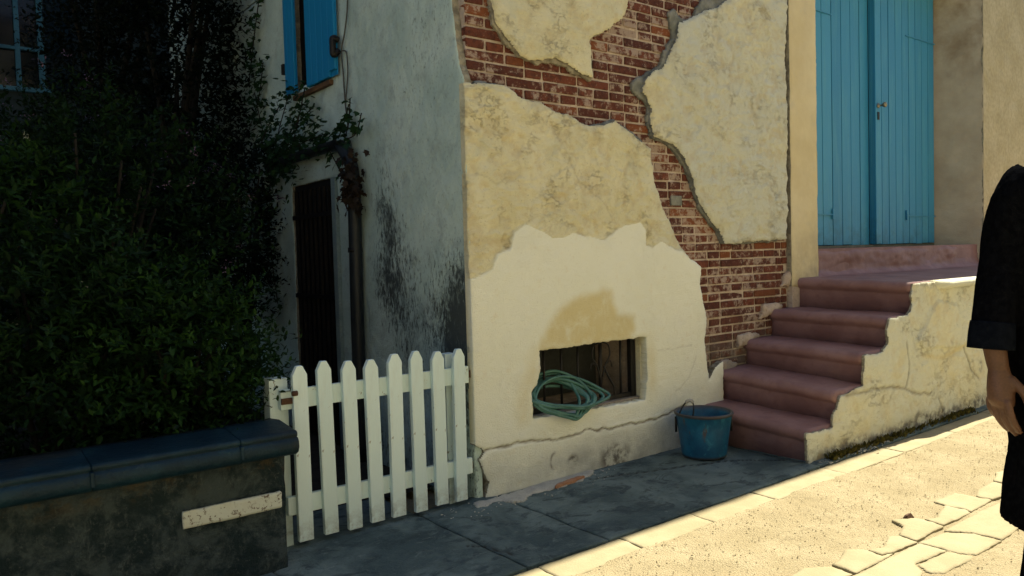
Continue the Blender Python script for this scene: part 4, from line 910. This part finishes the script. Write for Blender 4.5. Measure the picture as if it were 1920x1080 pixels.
for j in range(170):
    q = np.array((-.12, 1.09, 1.66))+r.normal(size=3)*np.array((.03, .04, .09)); dry.add(q, (r.normal()*.5, r.normal()*.5, -1), r.uniform(.03, .06), r.uniform(-1, 1), r.random())
tubes('stem', lines, 'stem', vine, 5); f.build('foliage', 'ivy', vine); dry.build('withered_tuft', 'dryleaf', vine, label='reddish brown withered leaves', kind='stuff')
# moss at the foot of the stair wall
f = Foliage('std'); r = np.random.default_rng(31)
for i in range(1500):
    x = 1.85+1.9*r.random()**1.1; dens = float(vnoise(np.array([x*3.1]), np.array([.3]), 5)[0])
    if r.random() > dens*1.3: continue
    f.add((x, -.757-abs(r.normal())*.022, .002), (r.normal()*.6, -.3+r.normal()*.4, 1), r.uniform(.018, .045), r.uniform(-1.5, 1.5), r.random())
f.build('moss', 'moss', None, label='brown green moss and weeds along the foot of the stair wall', kind='stuff')

# ================================================================== house behind the garden
nb = empty('neighbouring_house', (-2, 5.3, 0), label='bluish house wall behind the garden at the upper left', cat='house')
bm = bmesh.new()
for b in [(-6, -1.56, 5.3, 5.6, 0, 7.0), (-1.14, -.04, 5.3, 5.6, 0, 7.0), (-1.56, -1.14, 5.3, 5.6, 0, 2.88), (-1.56, -1.14, 5.3, 5.6, 3.78, 7.0)]: addbox(bm, *b)
link('wall', bm_mesh('wall', bm), 'far', nb)
wf = empty('window', (-1.35, 5.32, 3.3)); wf.parent = nb; wf.location = (.65, .02, 3.3)
def wbox(n, x0, x1, y0, y1, z0, z1, m): return box(n, x0, x1, y0, y1, z0, z1, m, wf)
wbox('frame', -1.56, -1.515, 5.33, 5.40, 2.88, 3.78, 'frame'); wbox('frame', -1.185, -1.14, 5.33, 5.40, 2.88, 3.78, 'frame'); wbox('frame', -1.37, -1.33, 5.335, 5.39, 2.88, 3.78, 'frame')
wbox('glazing_bar', -1.514, -1.371, 5.34, 5.38, 3.24, 3.27, 'frame'); wbox('glazing_bar', -1.329, -1.186, 5.34, 5.38, 3.24, 3.27, 'frame'); wbox('sill', -1.60, -1.10, 5.24, 5.299, 2.84, 2.879, 'frame')
wbox('pane', -1.514, -1.371, 5.385, 5.389, 2.89, 3.77, 'glass'); wbox('pane', -1.329, -1.186, 5.385, 5.389, 2.89, 3.77, 'glass')
box('shutter', -1.138, -.93, 5.255, 5.298, 2.86, 3.80, 'coping', nb, bev=.004)
box('shutter', -1.775, -1.565, 5.255, 5.298, 2.86, 3.80, 'coping', nb, bev=.004)
box('back_room', -1.6, -1.1, 5.56, 5.59, 2.8, 3.85, 'dark', nb)

# ================================================================== person walking past at the right edge
FH = np.array((.6104, .7921, 0.)); RH = np.array((.7921, -.6104, 0.))
PO = np.array((CAM[0], CAM[1], 0.))+FH*2.2+RH*1.628
def pp(l, d, z): q = PO+RH*l+FH*d+np.array((0, 0, z)); return Vector(q)
person = empty('person', tuple(PO), label='person in a knee length black coat walking past at the right edge', cat='person')
def sect(parts_l, n=20):
    """closed tube through elliptical sections given as (l, d, z, half width, half depth)"""
    V = []; F = []
    for (l, d, z, a, b) in parts_l:
        for k in range(n):
            t = 2*math.pi*k/n; V.append(pp(l+a*math.cos(t), d+b*math.sin(t), z))
    for i in range(len(parts_l)-1):
        for k in range(n): F.append((i*n+k, i*n+(k+1) % n, (i+1)*n+(k+1) % n, (i+1)*n+k))
    F.append(tuple(range(n-1, -1, -1))); F.append(tuple(range((len(parts_l)-1)*n, len(parts_l)*n))); return V, F
def limb(pts, rs, n=14):
    sp_ = smooth_path([pp(*p) for p in pts], 4); m = len(pts); rr_ = [float(np.interp(k/4, range(m), rs)) for k in range(len(sp_))]
    return tube_data(sp_, rr_, n)
def ball(l, d, z, a, b, c): 
    return sect([(l, d, z+c*math.sin(t), a*max(math.cos(t), .05), b*max(math.cos(t), .05)) for t in np.linspace(-1.5, 1.5, 11)])
def blob(name, shapes, voxel, m, parent, smooth=4, fold=0., **k):
    V = []; F = []
    for v, f in shapes: o = len(V); V += list(v); F += [tuple(i+o for i in q) for q in f]
    me = mesh(name, V, F); bm = bmesh.new(); bm.from_mesh(me)
    bmesh.ops.recalc_face_normals(bm, faces=bm.faces[:]); bm.to_mesh(me); bm.free()
    tmp = bpy.data.objects.new(name+'_tmp', me); col.objects.link(tmp)
    r_ = tmp.modifiers.new('r', 'REMESH'); r_.mode = 'VOXEL'; r_.voxel_size = voxel
    s_ = tmp.modifiers.new('s', 'SMOOTH'); s_.iterations = smooth; s_.factor = .5
    dg = bpy.context.evaluated_depsgraph_get(); ev = tmp.evaluated_get(dg); out = bpy.data.meshes.new_from_object(ev)
    bpy.data.objects.remove(tmp); out.name = name
    if fold:
        n_ = len(out.vertices); co = np.zeros(n_*3); out.vertices.foreach_get('co', co); co = co.reshape(-1, 3); nr = np.array([v.normal[:] for v in out.vertices])
        lat = (co-PO)@RH; dep = (co-PO)@FH; ang = np.arctan2(dep, lat-np.where(np.abs(lat) > .17, np.sign(lat)*.22, 0))
        dsp = fold*(fbm(ang*1.6+co[:, 2]*2.0, co[:, 2]*4+lat*2, 371, 2, .4)+.6*(1-2*np.abs(fbm(ang*1.5, co[:, 2]*8+dep*4, 372, 1))))
        out.vertices.foreach_set('co', (co+nr*dsp[:, None]).ravel()); out.update()
    out.name = name; out.polygons.foreach_set('use_smooth', [True]*len(out.polygons))
    return link(name, out, m, parent, **k)
def finger(root, pts, rs): return limb([root]+pts, rs, 10)
hand = [limb([(-.262, -.02, .95), (-.256, -.025, .88), (-.252, -.03, .845)], [.034, .029, .027]),
        sect([(-.252, -.03, .855, .026, .022), (-.250, -.032, .82, .032, .027), (-.248, -.034, .785, .036, .034), (-.248, -.036, .755, .034, .036), (-.244, -.036, .738, .028, .034)], 16),
        finger((-.250, -.066, .755), [(-.246, -.074, .720), (-.232, -.074, .688), (-.215, -.070, .664)], [.0125, .0105, .0095, .007]),
        finger((-.254, -.044, .752), [(-.250, -.050, .714), (-.234, -.052, .680), (-.212, -.050, .654)], [.0125, .0108, .0096, .007]),
        finger((-.258, -.022, .752), [(-.256, -.026, .716), (-.241, -.030, .685), (-.221, -.032, .662)], [.012, .0102, .009, .0068]),
        finger((-.260, -.003, .756), [(-.260, -.004, .728), (-.246, -.008, .704), (-.226, -.012, .686)], [.0105, .009, .008, .006]),
        finger((-.232, -.050, .815), [(-.212, -.072, .785), (-.203, -.082, .752), (-.205, -.086, .722)], [.015, .0125, .0105, .0075])]
armL = [limb([(.17, 0, 1.37), (.235, .03, 1.12), (.26, -.02, .90), (.255, -.03, .845)], [.055, .045, .034, .027]),
        sect([(.255, -.03, .855, .026, .022), (.252, -.032, .82, .030, .030), (.250, -.034, .76, .030, .040), (.246, -.036, .74, .024, .036)], 16)]
for q in range(4): armL.append(finger((.252, -.064+.021*q, .755), [(.250, -.070+.021*q, .718), (.238, -.072+.021*q, .690), (.222, -.070+.021*q, .672)], [.012, .0102, .009, .0068]))
armL.append(finger((.238, -.055, .81), [(.224, -.075, .785), (.216, -.083, .755), (.216, -.086, .728)], [.014, .012, .010, .0075]))
head = [ball(0, -.01, 1.62, .076, .096, .118), limb([(0, .01, 1.40), (0, .0, 1.47), (0, -.01, 1.55)], [.062, .056, .056]), limb([(0, -.09, 1.635), (0, -.118, 1.605), (0, -.105, 1.588)], [.010, .016, .012]),
        ball(-.078, .01, 1.61, .012, .02, .032), ball(.078, .01, 1.61, .012, .02, .032), ball(0, -.075, 1.535, .035, .03, .022)]
trunk_b = [sect([(0, .0, .86, .16, .105), (0, 0, 1.0, .145, .10), (0, 0, 1.2, .16, .11), (0, 0, 1.34, .165, .10), (0, .005, 1.42, .08, .065)])]
legs = [limb([(-.09, 0, .9), (-.10, -.09, .49), (-.10, .0, .10)], [.085, .058, .040]), limb([(.09, 0, .9), (.10, .05, .49), (.10, .22, .12)], [.085, .058, .040])]
armR = [limb([(-.135, 0, 1.375), (-.203, .02, 1.14), (-.262, -.02, .93)], [.052, .044, .033])]
blob('body', head+trunk_b+legs+armR+hand+armL, .0042, 'skin', person, 3)
blob('coat', [sect([(0, 0, .375, .200, .18), (0, 0, .42, .197, .175), (0, 0, .61, .182, .16), (0, 0, .86, .186, .145), (0, 0, 1.04, .185, .135), (0, 0, 1.22, .180, .14), (0, 0, 1.35, .178, .125), (0, .005, 1.43, .125, .10), (0, .01, 1.485, .080, .08)], 32),
      limb([(-.125, 0, 1.375), (-.168, .01, 1.315), (-.205, .02, 1.14), (-.262, -.02, .95)], [.068, .072, .064, .054]), limb([(.155, 0, 1.355), (.20, .01, 1.29), (.235, .02, 1.13), (.262, -.02, .95)], [.068, .072, .066, .055])], .009, 'cloth', person, 6, fold=.006)
for s_, a in ((-1, -.266), (1, .266)):
    v, f = limb([(a+.004*s_*-1, -.02, .975), (a, -.022, .94), (a+.004*s_, -.024, .898)], [.056, .059, .060], 24); link('cuff', mesh('cuff', v, f, True), 'cloth2', person)
blob('trousers', [limb([(-.09, 0, .8), (-.105, -.085, .49), (-.105, .0, .07)], [.10, .084, .074]), limb([(.09, 0, .8), (.10, .05, .49), (.10, .22, .12)], [.10, .080, .068])], .009, 'cloth', person, 3)
for l, d, z in ((-.098, .0, 0), (.10, .24, .05)):
    blob('shoe', [sect([(l, d-.07, z+.003, .048, .135), (l, d-.07, z+.035, .046, .13), (l, d-.04, z+.065, .040, .09), (l, d-.01, z+.11, .040, .05)])], .006, 'iron', person, 2)
blob('hair', [ball(0, .012, 1.645, .084, .098, .108), ball(0, .05, 1.57, .07, .055, .07)], .006, 'hair', person, 2)
for s_ in (-1, 1): blob('eye', [ball(s_*.03, -.098, 1.628, .013, .008, .008)], .0025, 'petal', person, 1)

# ================================================================== house added across the street, unseen behind the viewpoint, bouncing sun onto the front wall
FY = -4.9
fh = empty('added_facing_house', (0, FY, 0), label='unseen whitewashed house added across the street to bounce sunlight', cat='house')
bm = bmesh.new(); wx = (-6.0, -1.5, 3.0, 7.5)
xs_ = [-9.0]+[v for x in wx for v in (x, x+.9)]+[12.0]
for i in range(len(xs_)-1):
    for z0, z1 in (((-.05, 6.2),) if i % 2 == 0 else ((-.05, 3.6), (4.8, 6.2))): addbox(bm, xs_[i], xs_[i+1], FY-.4, FY, z0, z1)
link('wall', bm_mesh('wall', bm), 'facing', fh)
for x in wx:
    w_ = box('window', x+.02, x+.88, FY-.30, FY-.28, 3.62, 4.78, 'glass', fh)
    for a, b in ((0, .06), (.42, .48), (.84, .90)): box('frame', x+a, x+b, FY-.279, FY-.24, 3.6, 4.8, 'frame', w_)
    box('sill', x-.05, x+.95, FY+.001, FY+.1, 3.53, 3.599, 'kerb', w_)
box('roof', -9.3, 12.3, FY-4.4, FY+.12, 6.21, 6.4, 'roof', fh)
